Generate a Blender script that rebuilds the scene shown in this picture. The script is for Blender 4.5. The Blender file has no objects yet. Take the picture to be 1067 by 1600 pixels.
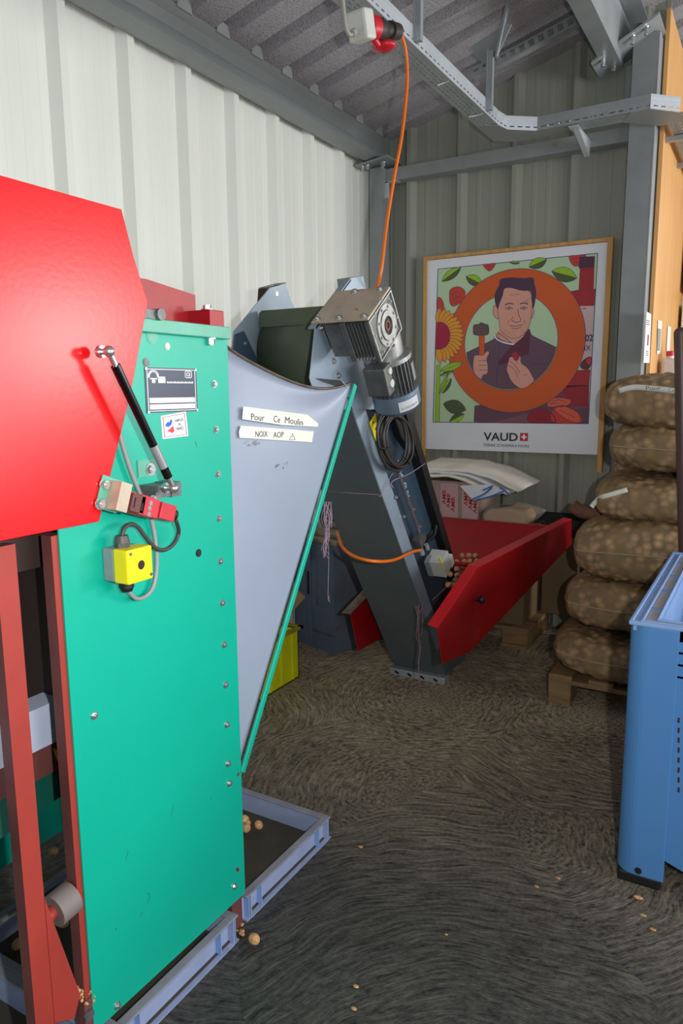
import bpy, math, random
from math import sin, cos, pi, radians, sqrt, atan2
from mathutils import Vector, Matrix, noise

# ------------------------------------------------------------------ camera
FPX, YAW, PITCH, ROLL, CAMZ = 1145.6, radians(30.36), radians(9.346), radians(-0.465), 1.42
cF = Vector((-sin(YAW)*cos(PITCH), cos(YAW)*cos(PITCH), -sin(PITCH)))
_R = Vector((cos(YAW), sin(YAW), 0)); _U = _R.cross(cF)
cR = _R*cos(ROLL) + _U*sin(ROLL); cU = _R*-sin(ROLL) + _U*cos(ROLL)
cam_data = bpy.data.cameras.new('camera'); cam = bpy.data.objects.new('camera', cam_data)
bpy.context.scene.collection.objects.link(cam)
cam.matrix_world = Matrix(((cR.x, cU.x, -cF.x, 0), (cR.y, cU.y, -cF.y, 0), (cR.z, cU.z, -cF.z, CAMZ), (0, 0, 0, 1)))
cam_data.sensor_fit = 'VERTICAL'; cam_data.sensor_height = 36.0
cam_data.lens = 36.0*FPX/1600; cam_data.clip_start = 0.05; cam_data.clip_end = 100
bpy.context.scene.camera = cam
sc = bpy.context.scene
sc.view_settings.view_transform = 'Standard'; sc.view_settings.look = 'None'
sc.view_settings.gamma = 1; sc.view_settings.use_curve_mapping = False
sc.view_settings.exposure = -0.1

# ------------------------------------------------------------------ light
world = bpy.data.worlds.new('world'); sc.world = world; world.use_nodes = True
wn = world.node_tree.nodes; bg = wn['Background']
bg.inputs[0].default_value = (0.80, 0.90, 1.0, 1); bg.inputs[1].default_value = 0.40

def area(name, loc, target, sx, sy, power, col):
    d = bpy.data.lights.new(name, 'AREA'); d.shape = 'RECTANGLE'; d.size = sx; d.size_y = sy; d.energy = power; d.color = col
    o = bpy.data.objects.new(name, d); sc.collection.objects.link(o); o.location = loc
    o.rotation_euler = (Vector(target)-Vector(loc)).to_track_quat('-Z', 'Y').to_euler()
    return o
area('side_gate_daylight', (4.4, 2.2, 1.50), (-2.3, 2.3, 1.40), 5.4, 1.5, 212, (0.97, 0.985, 1.0))
area('side_window_daylight', (3.5, 4.75, 1.95), (-1.3, 1.6, 1.4), 0.7, 0.7, 75, (1.0, 0.99, 0.96))
area('storeroom_daylight', (2.2, 6.6, 2.6), (-0.6, 4.6, 1.6), 1.6, 1.0, 40, (1.0, 0.98, 0.94))
fl = Vector((0, 0, CAMZ)) + cR*0.17 + cU*0.05 + cF*0.02
area('camera_flash', fl, fl + cF*2 - cR*0.25, 0.035, 0.025, 26, (1.0, 0.99, 0.97))

# ------------------------------------------------------------------ helpers
COL = sc.collection
ORG = {}
def ray(px, py): return cF + cR*((px-533.5)/FPX) - cU*((py-800)/FPX)
def P(px, py, ax, v):
    """point of the real plane (axis ax = v) seen at this pixel; used to measure real positions"""
    d = ray(px, py); c = (0, 0, CAMZ); t = (v-c[ax])/d[ax]
    return Vector((d.x*t, d.y*t, CAMZ+d.z*t))

def lin(c):
    r = []
    for v in c:
        v = v/255.0
        r.append(v/12.92 if v <= 0.04045 else ((v+0.055)/1.055)**2.4)
    return r
MATS = {}
def mat(name, rgb, rough=0.5, metal=0.0, var=0.12, vs=6.0, bump=0.0, bs=60.0, spec=0.5, rgb2=None, thr=None, stretch=None, coat=0.0):
    """procedural material: base colour broken by noise, optional second colour in patches, optional fine relief"""
    if name in MATS: return MATS[name]
    m = bpy.data.materials.new(name); m.use_nodes = True; nt = m.node_tree; N = nt.nodes; L = nt.links
    b = N['Principled BSDF']; c = lin(rgb)
    b.inputs['Roughness'].default_value = rough; b.inputs['Metallic'].default_value = metal
    b.inputs['Specular IOR Level'].default_value = spec; b.inputs['Coat Weight'].default_value = coat
    tc = N.new('ShaderNodeTexCoord'); mp = N.new('ShaderNodeMapping'); L.new(tc.outputs['Object'], mp.inputs[0])
    if stretch: mp.inputs['Scale'].default_value = stretch
    n = N.new('ShaderNodeTexNoise'); n.inputs['Scale'].default_value = vs; n.inputs['Detail'].default_value = 6; n.inputs['Roughness'].default_value = 0.6
    L.new(mp.outputs[0], n.inputs['Vector'])
    cr = N.new('ShaderNodeValToRGB'); L.new(n.outputs['Fac'], cr.inputs[0])
    cr.color_ramp.elements[0].position = 0.3; cr.color_ramp.elements[1].position = 0.7
    cr.color_ramp.elements[0].color = [x*(1-var) for x in c]+[1]; cr.color_ramp.elements[1].color = [min(1, x*(1+var)) for x in c]+[1]
    out = cr.outputs[0]
    if rgb2 is not None:
        n2 = N.new('ShaderNodeTexNoise'); n2.inputs['Scale'].default_value = vs*0.9+1.3; n2.inputs['Detail'].default_value = 8; n2.inputs['Roughness'].default_value = 0.7
        L.new(mp.outputs[0], n2.inputs['Vector'])
        c2 = N.new('ShaderNodeValToRGB'); t = thr if thr is not None else 0.6
        c2.color_ramp.elements[0].position = t; c2.color_ramp.elements[1].position = min(1, t+0.08)
        c2.color_ramp.elements[0].color = (0, 0, 0, 1); c2.color_ramp.elements[1].color = (1, 1, 1, 1)
        L.new(n2.outputs['Fac'], c2.inputs[0])
        mx = N.new('ShaderNodeMix'); mx.data_type = 'RGBA'
        L.new(c2.outputs[0], mx.inputs[0]); L.new(out, mx.inputs[6]); mx.inputs[7].default_value = lin(rgb2)+[1]
        out = mx.outputs[2]
    L.new(out, b.inputs['Base Color'])
    if bump > 0:
        nb = N.new('ShaderNodeTexNoise'); nb.inputs['Scale'].default_value = bs; nb.inputs['Detail'].default_value = 4
        L.new(mp.outputs[0], nb.inputs['Vector'])
        bp = N.new('ShaderNodeBump'); bp.inputs['Strength'].default_value = bump; bp.inputs['Distance'].default_value = 0.01
        L.new(nb.outputs['Fac'], bp.inputs['Height']); L.new(bp.outputs[0], b.inputs['Normal'])
    MATS[name] = m
    return m

class MB:
    def __init__(s): s.v = []; s.f = []; s.m = []; s.cur = 0; s.mats = []; s.sm = []
        
    def use(s, m):
        if m not in s.mats: s.mats.append(m)
        s.cur = s.mats.index(m); return s
    def add(s, vs, fs, smooth=False):
        o = len(s.v); s.v += [tuple(p) for p in vs]
        for f in fs: s.f.append([i+o for i in f]); s.m.append(s.cur); s.sm.append(smooth)
        return s
    def box(s, a, b):
        x0, y0, z0 = a; x1, y1, z1 = b
        vs = [(x0,y0,z0),(x1,y0,z0),(x1,y1,z0),(x0,y1,z0),(x0,y0,z1),(x1,y0,z1),(x1,y1,z1),(x0,y1,z1)]
        return s.add(vs, [(0,3,2,1),(4,5,6,7),(0,1,5,4),(1,2,6,5),(2,3,7,6),(3,0,4,7)])
    def obox(s, c, ax, ay, az):
        c, ax, ay, az = Vector(c), Vector(ax), Vector(ay), Vector(az)
        vs = [c+ax*i+ay*j+az*k for k in (-1, 1) for (i, j) in ((-1,-1),(1,-1),(1,1),(-1,1))]
        return s.add(vs, [(0,3,2,1),(4,5,6,7),(0,1,5,4),(1,2,6,5),(2,3,7,6),(3,0,4,7)])
    def prism(s, poly, off):
        off = Vector(off); n = len(poly); vs = [Vector(p) for p in poly]+[Vector(p)+off for p in poly]
        return s.add(vs, [tuple(range(n-1, -1, -1)), tuple(range(n, 2*n))]+[(i, (i+1) % n, (i+1) % n+n, i+n) for i in range(n)])
    def face(s, poly): return s.add(poly, [tuple(range(len(poly)))])
    def cyl(s, p0, p1, r, n=16, r2=None, smooth=True, caps=True):
        p0, p1 = Vector(p0), Vector(p1); r2 = r if r2 is None else r2
        d = (p1-p0).normalized(); a = d.orthogonal().normalized(); b = d.cross(a)
        vs = [p0+(a*cos(2*pi*i/n)+b*sin(2*pi*i/n))*r for i in range(n)]+[p1+(a*cos(2*pi*i/n)+b*sin(2*pi*i/n))*r2 for i in range(n)]
        s.add(vs, [(i, (i+1) % n, (i+1) % n+n, i+n) for i in range(n)], smooth)
        if caps: s.add(vs, [tuple(range(n-1, -1, -1)), tuple(range(n, 2*n))])
        return s
    def ring(s, c, axis, r0, r1, h, n=32):
        c = Vector(c); d = Vector(axis).normalized(); a = d.orthogonal().normalized(); b = d.cross(a); vs = []
        for (r, t) in ((r0, 0), (r1, 0), (r1, h), (r0, h)):
            vs += [c+d*t+(a*cos(2*pi*i/n)+b*sin(2*pi*i/n))*r for i in range(n)]
        fs = [(k*n+i, k*n+(i+1) % n, ((k+1) % 4)*n+(i+1) % n, ((k+1) % 4)*n+i) for k in range(4) for i in range(n)]
        return s.add(vs, fs)
    def tube(s, path, r, n=10, sub=6, closed=False):
        p = [Vector(q) for q in path]
        if sub > 1: p = spline(p, sub, closed)
        rings = []; prev = None
        for i, q in enumerate(p):
            if closed: t = (p[(i+1) % len(p)]-p[i-1]).normalized()
            else: t = (p[min(i+1, len(p)-1)]-p[max(i-1, 0)]).normalized()
            if prev is None: a = t.orthogonal().normalized()
            else: a = (prev-t*prev.dot(t)).normalized()
            prev = a; b = t.cross(a); rings.append([q+(a*cos(2*pi*k/n)+b*sin(2*pi*k/n))*r for k in range(n)])
        vs = [v for R in rings for v in R]; m = len(rings)
        fs = [(i*n+k, i*n+(k+1) % n, ((i+1) % m)*n+(k+1) % n, ((i+1) % m)*n+k) for i in range(m if closed else m-1) for k in range(n)]
        s.add(vs, fs, True)
        if not closed: s.add(rings[0], [tuple(range(n-1, -1, -1))]); s.add(rings[-1], [tuple(range(n))])
        return s
    def sphere(s, c, r, nu=16, nv=10, sc3=(1, 1, 1)):
        c = Vector(c); vs = []
        for j in range(nv+1):
            th = pi*j/nv
            for i in range(nu):
                ph = 2*pi*i/nu; vs.append(c+Vector((sin(th)*cos(ph)*r*sc3[0], sin(th)*sin(ph)*r*sc3[1], cos(th)*r*sc3[2])))
        return s.add(vs, [(j*nu+i, (j+1)*nu+i, (j+1)*nu+(i+1) % nu, j*nu+(i+1) % nu) for j in range(nv) for i in range(nu)], True)
    def grid(s, rows, smooth=True):
        m, n = len(rows), len(rows[0])
        return s.add([p for r in rows for p in r], [(i*n+j, (i+1)*n+j, (i+1)*n+j+1, i*n+j+1) for i in range(m-1) for j in range(n-1)], smooth)
    def build(s, name, m=None, parent=None, bevel=0.0, org=None, fix=True, solid=0.0):
        me = bpy.data.meshes.new(name); o = bpy.data.objects.new(name, me); COL.objects.link(o)
        if parent is not None:
            o.parent = parent; g = ORG[parent.name]; ORG[o.name] = g
        else:
            g = Vector(org) if org is not None else Vector((0, 0, 0)); o.location = g; ORG[o.name] = g
        me.from_pydata([tuple(Vector(p)-g) for p in s.v], [], s.f); me.validate()
        for mm in (s.mats or [m]): me.materials.append(mm)
        if len(me.polygons) == len(s.f):
            for i, p in enumerate(me.polygons): p.material_index = s.m[i] if s.mats else 0; p.use_smooth = s.sm[i]
        if fix:
            import bmesh
            bm = bmesh.new(); bm.from_mesh(me); bmesh.ops.recalc_face_normals(bm, faces=bm.faces); bm.to_mesh(me); bm.free()
        if solid: q = o.modifiers.new('thick', 'SOLIDIFY'); q.thickness = solid; q.offset = -1
        if bevel: q = o.modifiers.new('bevel', 'BEVEL'); q.width = bevel; q.segments = 2; q.limit_method = 'ANGLE'; q.angle_limit = radians(40)
        return o

def spline(p, sub, closed=False):
    r = []; n = len(p); m = n if closed else n-1
    for i in range(m):
        a, b, c, d = (p[(i-1) % n], p[i], p[(i+1) % n], p[(i+2) % n]) if closed else (p[max(i-1, 0)], p[i], p[i+1], p[min(i+2, n-1)])
        for k in range(sub):
            t = k/sub; r.append(0.5*((2*b)+(-a+c)*t+(2*a-5*b+4*c-d)*t*t+(-a+3*b-3*c+d)*t**3))
    if not closed: r.append(p[-1])
    return r

def empty(name, loc):
    o = bpy.data.objects.new(name, None); COL.objects.link(o); o.location = loc; o.empty_display_size = 0.1; ORG[o.name] = Vector(loc); return o
def tag(o, label=None, cat=None, group=None, kind=None):
    if label: o['label'] = label
    if cat: o['category'] = cat
    if group: o['group'] = group
    if kind: o['kind'] = kind
    return o
def thing(name, loc, label, cat, group=None): return tag(empty(name, loc), label, cat, group)

def text(s, name, body, origin, uvec, vvec, width=None, height=None, m=None, parent=None, bold=0.0, depth=0.0006, builder=None):
    """flat lettering laid on a surface: origin = lower left corner, uvec/vvec = unit axes of the surface"""
    cu = bpy.data.curves.new('t', 'FONT'); cu.body = body; cu.size = 1; cu.resolution_u = 3; cu.offset = bold
    to = bpy.data.objects.new('t', cu); COL.objects.link(to)
    bpy.context.view_layer.update()
    me = bpy.data.meshes.new_from_object(to.evaluated_get(bpy.context.evaluated_depsgraph_get()))
    bpy.data.objects.remove(to); bpy.data.curves.remove(cu)
    vs = [Vector(v.co) for v in me.vertices]; fs = [tuple(p.vertices) for p in me.polygons]; bpy.data.meshes.remove(me)
    x0 = min(v.x for v in vs); x1 = max(v.x for v in vs); y0 = min(v.y for v in vs); y1 = max(v.y for v in vs)
    sy = height/(y1-y0) if height else width/(x1-x0); sx = width/(x1-x0) if width else sy
    u, v = Vector(uvec), Vector(vvec); n = u.cross(v).normalized()*depth
    pts = [Vector(origin)+u*((q.x-x0)*sx)+v*((q.y-y0)*sy)+n for q in vs]
    if builder is not None: builder.add(pts, fs); return None
    b = MB(); b.add(pts, fs); return b.build(name, m, parent, fix=False)

def bolts(parent, pts, axis, r=0.009, h=0.006, name='bolt', m=None):
    """one part per bolt, shared mesh"""
    first = None; g = ORG[parent.name]
    for p in pts:
        if first is None:
            b = MB(); bolt(b, g, axis, r, h); first = o = b.build(name, m or M_bolt, parent)
        else: o = first.copy(); COL.objects.link(o); o.parent = parent
        o.location = Vector(p)-g
def bolt(b, p, axis, r=0.009, h=0.006, washer=True):
    """hexagon head on a washer"""
    p, a = Vector(p), Vector(axis).normalized()
    if washer: b.cyl(p, p+a*0.002, r*1.45, 16, smooth=False)
    b.cyl(p+a*0.002, p+a*(0.002+h), r, 6, smooth=False); b.cyl(p+a*(0.002+h), p+a*(0.0035+h), r*0.62, 10)
    return b

# ------------------------------------------------------------------ materials
M_galv = mat('galvanised steel', (158, 163, 165), 0.42, 0.35, 0.16, 5, 0.05, 40)
M_galv_d = mat('weathered galvanised steel', (140, 144, 144), 0.5, 0.2, 0.14, 4, 0.05, 30, rgb2=(140, 124, 112), thr=0.66, stretch=(1, 0.25, 1))
M_tray = mat('bright zinc sheet', (205, 210, 216), 0.35, 0.4, 0.08, 8)
M_bolt = mat('zinc bolts', (200, 200, 200), 0.28, 0.9, 0.1, 30)
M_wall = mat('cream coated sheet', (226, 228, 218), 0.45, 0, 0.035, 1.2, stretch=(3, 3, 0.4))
M_red = mat('glossy red enamel', (214, 4, 14), 0.27, 0, 0.10, 3, 0.015, 90, spec=0.42, rgb2=(198, 12, 20), thr=0.58)
M_red_d = mat('dusty red enamel', (156, 10, 20), 0.36, 0, 0.16, 6)
M_redox = mat('red lead paint', (156, 52, 42), 0.5, 0, 0.12, 5)
M_maroon = mat('maroon paint', (104, 58, 54), 0.6, 0, 0.25, 6)
M_green = mat('sea green enamel', (0, 168, 142), 0.36, 0, 0.05, 2.5, 0.015, 150)
M_green2 = mat('dusty sea green enamel', (92, 168, 144), 0.4, 0, 0.12, 14)
M_greybl = mat('grey blue satin sheet', (150, 160, 178), 0.4, 0.1, 0.05, 3)
M_worn = mat('bare worn steel edge', (112, 96, 84), 0.42, 0.6, 0.3, 22)
M_cas = mat('slate grey painted steel', (92, 102, 106), 0.45, 0.2, 0.10, 4, rgb2=(112, 120, 122), thr=0.70)
M_casl = mat('light steel blue painted steel', (150, 166, 180), 0.38, 0.3, 0.12, 5)
M_casd = mat('deep steel blue painted steel', (62, 82, 98), 0.42, 0.25, 0.15, 5)
M_black = mat('black rubber', (18, 18, 20), 0.55, 0, 0.2, 10)
M_blackg = mat('black gloss tube', (10, 10, 12), 0.18, 0, 0.1, 10)
M_belt = mat('dark olive belt', (72, 86, 66), 0.55, 0, 0.15, 8)
M_alu = mat('cast aluminium', (168, 168, 166), 0.4, 0.7, 0.2, 30, 0.1, 60)
M_alud = mat('greasy cast aluminium', (112, 114, 113), 0.45, 0.6, 0.25, 20, 0.1, 60)
M_brown = mat('rust stained plate', (186, 170, 150), 0.5, 0.2, 0.18, 12, rgb2=(120, 72, 48), thr=0.62)
M_orange = mat('orange cable', (232, 112, 24), 0.38, 0, 0.06, 10)
M_yel = mat('yellow plastic', (246, 226, 10), 0.4, 0, 0.06, 10)
M_yeld = mat('yellow crate plastic', (205, 206, 12), 0.5, 0, 0.12, 6)
M_greypl = mat('grey plastic', (142, 148, 150), 0.5, 0, 0.12, 20)
M_lgrey = mat('pale grey plastic', (196, 198, 190), 0.5, 0, 0.08, 10)
M_ink = mat('dark ink', (40, 40, 52), 0.6, 0, 0.1, 20)
M_paper = mat('masking tape', (226, 226, 212), 0.7, 0, 0.05, 25)
M_white = mat('white print', (232, 234, 236), 0.5, 0, 0.03, 10)
M_wood = mat('pine batten', (196, 146, 84), 0.55, 0, 0.2, 6, stretch=(8, 8, 0.6))
M_woodd = mat('dusty pallet wood', (132, 104, 70), 0.75, 0, 0.25, 6, 0.2, 40, stretch=(1, 1, 4))
M_ply = mat('plywood', (214, 160, 96), 0.5, 0, 0.14, 4, stretch=(6, 6, 0.35))
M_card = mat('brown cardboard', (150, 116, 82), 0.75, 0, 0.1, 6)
M_blue = mat('blue polyethylene', (80, 134, 192), 0.42, 0, 0.05, 3)
M_bluel = mat('faded blue polyethylene', (134, 166, 214), 0.45, 0, 0.08, 10)
M_crate = mat('grey blue tray plastic', (150, 162, 196), 0.5, 0, 0.12, 8, rgb2=(140, 130, 128), thr=0.62)
M_crate_in = mat('dusty tray floor', (64, 60, 48), 0.75, 0, 0.25, 8)
M_red_sw = mat('red switch plastic', (190, 44, 56), 0.42, 0, 0.15, 16)
M_silver = mat('silver label', (160, 162, 166), 0.35, 0.5, 0.1, 10)
M_lightbar = mat('pale cable', (150, 150, 150), 0.5, 0, 0.05, 10)

def rough_floor():
    m = bpy.data.materials.new('brushed concrete'); m.use_nodes = True; nt = m.node_tree; N = nt.nodes; L = nt.links; b = N['Principled BSDF']
    tc = N.new('ShaderNodeTexCoord')
    def M(op, a, b_=None, c=None):
        n_ = N.new('ShaderNodeMath'); n_.operation = op
        for i, v in enumerate((a, b_, c)):
            if v is None: continue
            if isinstance(v, (int, float)): n_.inputs[i].default_value = v
            else: L.new(v, n_.inputs[i])
        return n_.outputs[0]
    w = N.new('ShaderNodeTexNoise'); w.inputs['Scale'].default_value = 2.2; w.inputs['Detail'].default_value = 2; L.new(tc.outputs['Object'], w.inputs['Vector'])
    sub = N.new('ShaderNodeVectorMath'); sub.operation = 'SUBTRACT'; L.new(w.outputs['Color'], sub.inputs[0]); sub.inputs[1].default_value = (0.5, 0.5, 0.5)
    scl = N.new('ShaderNodeVectorMath'); scl.operation = 'SCALE'; scl.inputs['Scale'].default_value = 0.22; L.new(sub.outputs[0], scl.inputs[0])
    add = N.new('ShaderNodeVectorMath'); L.new(tc.outputs['Object'], add.inputs[0]); L.new(scl.outputs[0], add.inputs[1])
    vo = N.new('ShaderNodeTexVoronoi'); vo.voronoi_dimensions = '2D'; vo.inputs['Scale'].default_value = 1.15; vo.inputs['Randomness'].default_value = 1.0; L.new(add.outputs[0], vo.inputs['Vector'])
    # vector from a stroke centre displaced out of the cell: broom strokes are arcs of about half a metre radius
    ofs = N.new('ShaderNodeVectorMath'); ofs.operation = 'SUBTRACT'; L.new(vo.outputs['Color'], ofs.inputs[0]); ofs.inputs[1].default_value = (0.5, 0.5, 0.5)
    of2 = N.new('ShaderNodeVectorMath'); of2.operation = 'SCALE'; of2.inputs['Scale'].default_value = 1.5; L.new(ofs.outputs[0], of2.inputs[0])
    d1 = N.new('ShaderNodeVectorMath'); d1.operation = 'SUBTRACT'; L.new(add.outputs[0], d1.inputs[0]); L.new(vo.outputs['Position'], d1.inputs[1])
    d2 = N.new('ShaderNodeVectorMath'); L.new(d1.outputs[0], d2.inputs[0]); L.new(of2.outputs[0], d2.inputs[1])
    xy = N.new('ShaderNodeSeparateXYZ'); L.new(d2.outputs[0], xy.inputs[0])
    rad = M('SQRT', M('ADD', M('MULTIPLY', xy.outputs[0], xy.outputs[0]), M('MULTIPLY', xy.outputs[1], xy.outputs[1])))
    ang = M('ARCTAN2', xy.outputs[1], xy.outputs[0])
    cb_ = N.new('ShaderNodeCombineXYZ'); L.new(M('MULTIPLY', rad, 78.0), cb_.inputs[0]); L.new(M('MULTIPLY', ang, 7.0), cb_.inputs[1])
    st = N.new('ShaderNodeTexNoise'); st.inputs['Scale'].default_value = 1.0; st.inputs['Detail'].default_value = 4; st.inputs['Roughness'].default_value = 0.65; L.new(cb_.outputs[0], st.inputs['Vector'])
    g = N.new('ShaderNodeTexNoise'); g.inputs['Scale'].default_value = 70; g.inputs['Detail'].default_value = 6; g.inputs['Roughness'].default_value = 0.75; L.new(tc.outputs['Object'], g.inputs['Vector'])
    am = N.new('ShaderNodeTexNoise'); am.inputs['Scale'].default_value = 2.5; am.inputs['Detail'].default_value = 3; L.new(tc.outputs['Object'], am.inputs['Vector'])
    class _H: pass
    h = _H(); h.outputs = [M('ADD', M('MULTIPLY', st.outputs['Fac'], M('ADD', M('MULTIPLY', am.outputs['Fac'], 0.35), 0.55)), M('MULTIPLY', g.outputs['Fac'], 0.50))]
    cr = N.new('ShaderNodeValToRGB'); L.new(h.outputs[0], cr.inputs[0])
    e = cr.color_ramp.elements; e[0].position = 0.47; e[0].color = lin((34, 33, 32))+[1]; e[1].position = 0.80; e[1].color = lin((150, 145, 134))+[1]
    big = N.new('ShaderNodeTexNoise'); big.inputs['Scale'].default_value = 0.9; big.inputs['Detail'].default_value = 5; L.new(tc.outputs['Object'], big.inputs['Vector'])
    sp = N.new('ShaderNodeSeparateXYZ'); L.new(tc.outputs['Object'], sp.inputs[0])
    # the slab is paler and browner further in, tracked and dark near the gate
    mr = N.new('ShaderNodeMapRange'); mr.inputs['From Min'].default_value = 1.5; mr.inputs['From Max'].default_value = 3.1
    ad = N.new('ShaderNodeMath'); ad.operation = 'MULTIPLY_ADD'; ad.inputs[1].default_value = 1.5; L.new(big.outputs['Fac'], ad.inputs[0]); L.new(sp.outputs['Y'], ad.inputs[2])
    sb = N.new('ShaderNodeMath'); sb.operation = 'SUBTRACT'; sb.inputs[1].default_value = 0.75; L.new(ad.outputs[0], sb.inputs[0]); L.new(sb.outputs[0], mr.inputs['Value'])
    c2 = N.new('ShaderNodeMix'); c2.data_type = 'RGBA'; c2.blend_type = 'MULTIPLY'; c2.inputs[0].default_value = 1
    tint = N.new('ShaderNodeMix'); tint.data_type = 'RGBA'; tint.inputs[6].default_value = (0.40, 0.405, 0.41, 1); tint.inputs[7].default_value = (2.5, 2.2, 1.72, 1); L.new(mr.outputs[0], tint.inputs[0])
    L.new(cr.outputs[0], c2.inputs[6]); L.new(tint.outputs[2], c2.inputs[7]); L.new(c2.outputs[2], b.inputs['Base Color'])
    b.inputs['Roughness'].default_value = 0.62
    bp = N.new('ShaderNodeBump'); bp.inputs['Strength'].default_value = 0.9; bp.inputs['Distance'].default_value = 0.012; L.new(h.outputs[0], bp.inputs['Height']); L.new(bp.outputs[0], b.inputs['Normal'])
    return m
def felt():
    m = mat('grey fleece coated sheet', (158, 154, 158), 0.9, 0, 0.20, 110, 0.6, 120, spec=0.15, rgb2=(128, 125, 130), thr=0.55)
    return m
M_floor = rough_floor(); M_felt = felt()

def sack_material():
    m = bpy.data.materials.new('net sack full of walnuts'); m.use_nodes = True; nt = m.node_tree; N = nt.nodes; L = nt.links; b = N['Principled BSDF']
    tc = N.new('ShaderNodeTexCoord')
    vo = N.new('ShaderNodeTexVoronoi'); vo.inputs['Scale'].default_value = 27; L.new(tc.outputs['Object'], vo.inputs['Vector'])
    cr = N.new('ShaderNodeValToRGB'); L.new(vo.outputs['Distance'], cr.inputs[0])
    e = cr.color_ramp.elements; e[0].position = 0.06; e[0].color = lin((220, 178, 132))+[1]; e[1].position = 0.62; e[1].color = lin((134, 110, 80))+[1]
    no = N.new('ShaderNodeTexNoise'); no.inputs['Scale'].default_value = 5; no.inputs['Detail'].default_value = 5; L.new(tc.outputs['Object'], no.inputs['Vector'])
    r2 = N.new('ShaderNodeValToRGB'); r2.color_ramp.elements[0].position = 0.40; r2.color_ramp.elements[1].position = 0.62; L.new(no.outputs['Fac'], r2.inputs[0])
    mx = N.new('ShaderNodeMix'); mx.data_type = 'RGBA'; L.new(r2.outputs[0], mx.inputs[0]); L.new(cr.outputs[0], mx.inputs[6]); mx.inputs[7].default_value = lin((152, 126, 84))+[1]
    # woven mesh
    ws = []
    for d in ('X', 'Z'):
        w = N.new('ShaderNodeTexWave'); w.wave_type = 'BANDS'; w.bands_direction = d; w.inputs['Scale'].default_value = 130; w.inputs['Distortion'].default_value = 1.5
        w.inputs['Detail Scale'].default_value = 2; L.new(tc.outputs['Object'], w.inputs['Vector']); ws.append(w)
    mm = N.new('ShaderNodeMath'); mm.operation = 'MAXIMUM'; L.new(ws[0].outputs['Fac'], mm.inputs[0]); L.new(ws[1].outputs['Fac'], mm.inputs[1])
    mp2 = N.new('ShaderNodeMapRange'); mp2.inputs['To Min'].default_value = 0.62; mp2.inputs['To Max'].default_value = 1.08; L.new(mm.outputs[0], mp2.inputs['Value'])
    c = N.new('ShaderNodeMix'); c.data_type = 'RGBA'; c.blend_type = 'MULTIPLY'; c.inputs[0].default_value = 1; L.new(mx.outputs[2], c.inputs[6]); L.new(mp2.outputs[0], c.inputs[7])
    L.new(c.outputs[2], b.inputs['Base Color']); b.inputs['Roughness'].default_value = 0.6
    bp = N.new('ShaderNodeBump'); bp.inputs['Strength'].default_value = 0.5; bp.inputs['Distance'].default_value = 0.004
    L.new(mm.outputs[0], bp.inputs['Height']); L.new(bp.outputs[0], b.inputs['Normal'])
    return m
M_sack = sack_material()

def walnut_material():
    m = mat('walnut shell', (206, 156, 108), 0.6, 0, 0.28, 40, 0.9, 75, rgb2=(140, 96, 56), thr=0.6)
    return m
M_nut = walnut_material()

# ================================================================== SETTING
XL, YB = -2.35, 4.395
PITCHW = 0.3333
def roofz(x): return 2.93 + 0.262*(x+2.35)

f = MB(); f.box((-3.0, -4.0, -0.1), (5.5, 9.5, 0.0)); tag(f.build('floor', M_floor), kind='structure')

def profile(s0, s1, phase):
    """corrugated sheet section: list of (s, depth); a raised rib every 0.333 m and shallow grooves between"""
    out = []; k = math.floor((s0-phase)/PITCHW)-1
    while phase+k*PITCHW < s1+PITCHW:
        a = phase+k*PITCHW   # a = far edge of the crest
        for ds, d in ((-0.054, 0), (-0.026, 0.040), (0.0, 0.040), (0.026, 0), (0.079, 0), (0.083, 0.002), (0.104, 0.002), (0.108, 0), (0.160, 0), (0.164, 0.002), (0.185, 0.002), (0.189, 0), (0.2332, 0), (0.2372, 0.0015), (0.2580, 0.0015), (0.2620, 0)):
            s = a+ds
            if s0 <= s <= s1: out.append((s, d))
        k += 1
    out.sort()
    return [(s0, 0)]+out+[(s1, 0)]

# left wall: ribs run up, crest edges measured at y = 1.924 + k*0.3333
b = MB(); pr = profile(-3.0, YB, 1.659+0.0)
top = 2.835
b.grid([[(XL+d, s, 0.0) for s, d in pr], [(XL+d, s, top) for s, d in pr]], smooth=False)
tag(b.build('wall_left', M_wall, fix=False, solid=0.01), kind='structure')
# back wall (gable): tops follow the roof
b = MB(); pr = [(s, d) for s, d in profile(XL, -0.60, -2.054+0.014)]
b.grid([[(s, YB-d, 0.0) for s, d in pr], [(s, YB-d, roofz(s)+0.01) for s, d in pr]], smooth=False)
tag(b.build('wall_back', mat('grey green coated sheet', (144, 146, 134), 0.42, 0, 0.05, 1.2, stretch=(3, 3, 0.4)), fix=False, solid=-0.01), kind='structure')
# roof underside, fleece coated: grooves run up the slope
b = MB(); pr = []
k = -13
while 0.11+k*0.245 < 9.0:
    a = 0.11+k*0.245
    pr += [(a, 0), (a+0.138, 0), (a+0.155, 0.055), (a+0.228, 0.055)]; k += 1
def rz(x, s, d): return Vector((x, s, roofz(x)+d*1.15))
b.grid([[rz(-2.6, s, d) for s, d in pr], [rz(3.2, s, d) for s, d in pr]], smooth=False)
tag(b.build('ceiling', M_felt, fix=False, solid=0.01), kind='structure')

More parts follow.
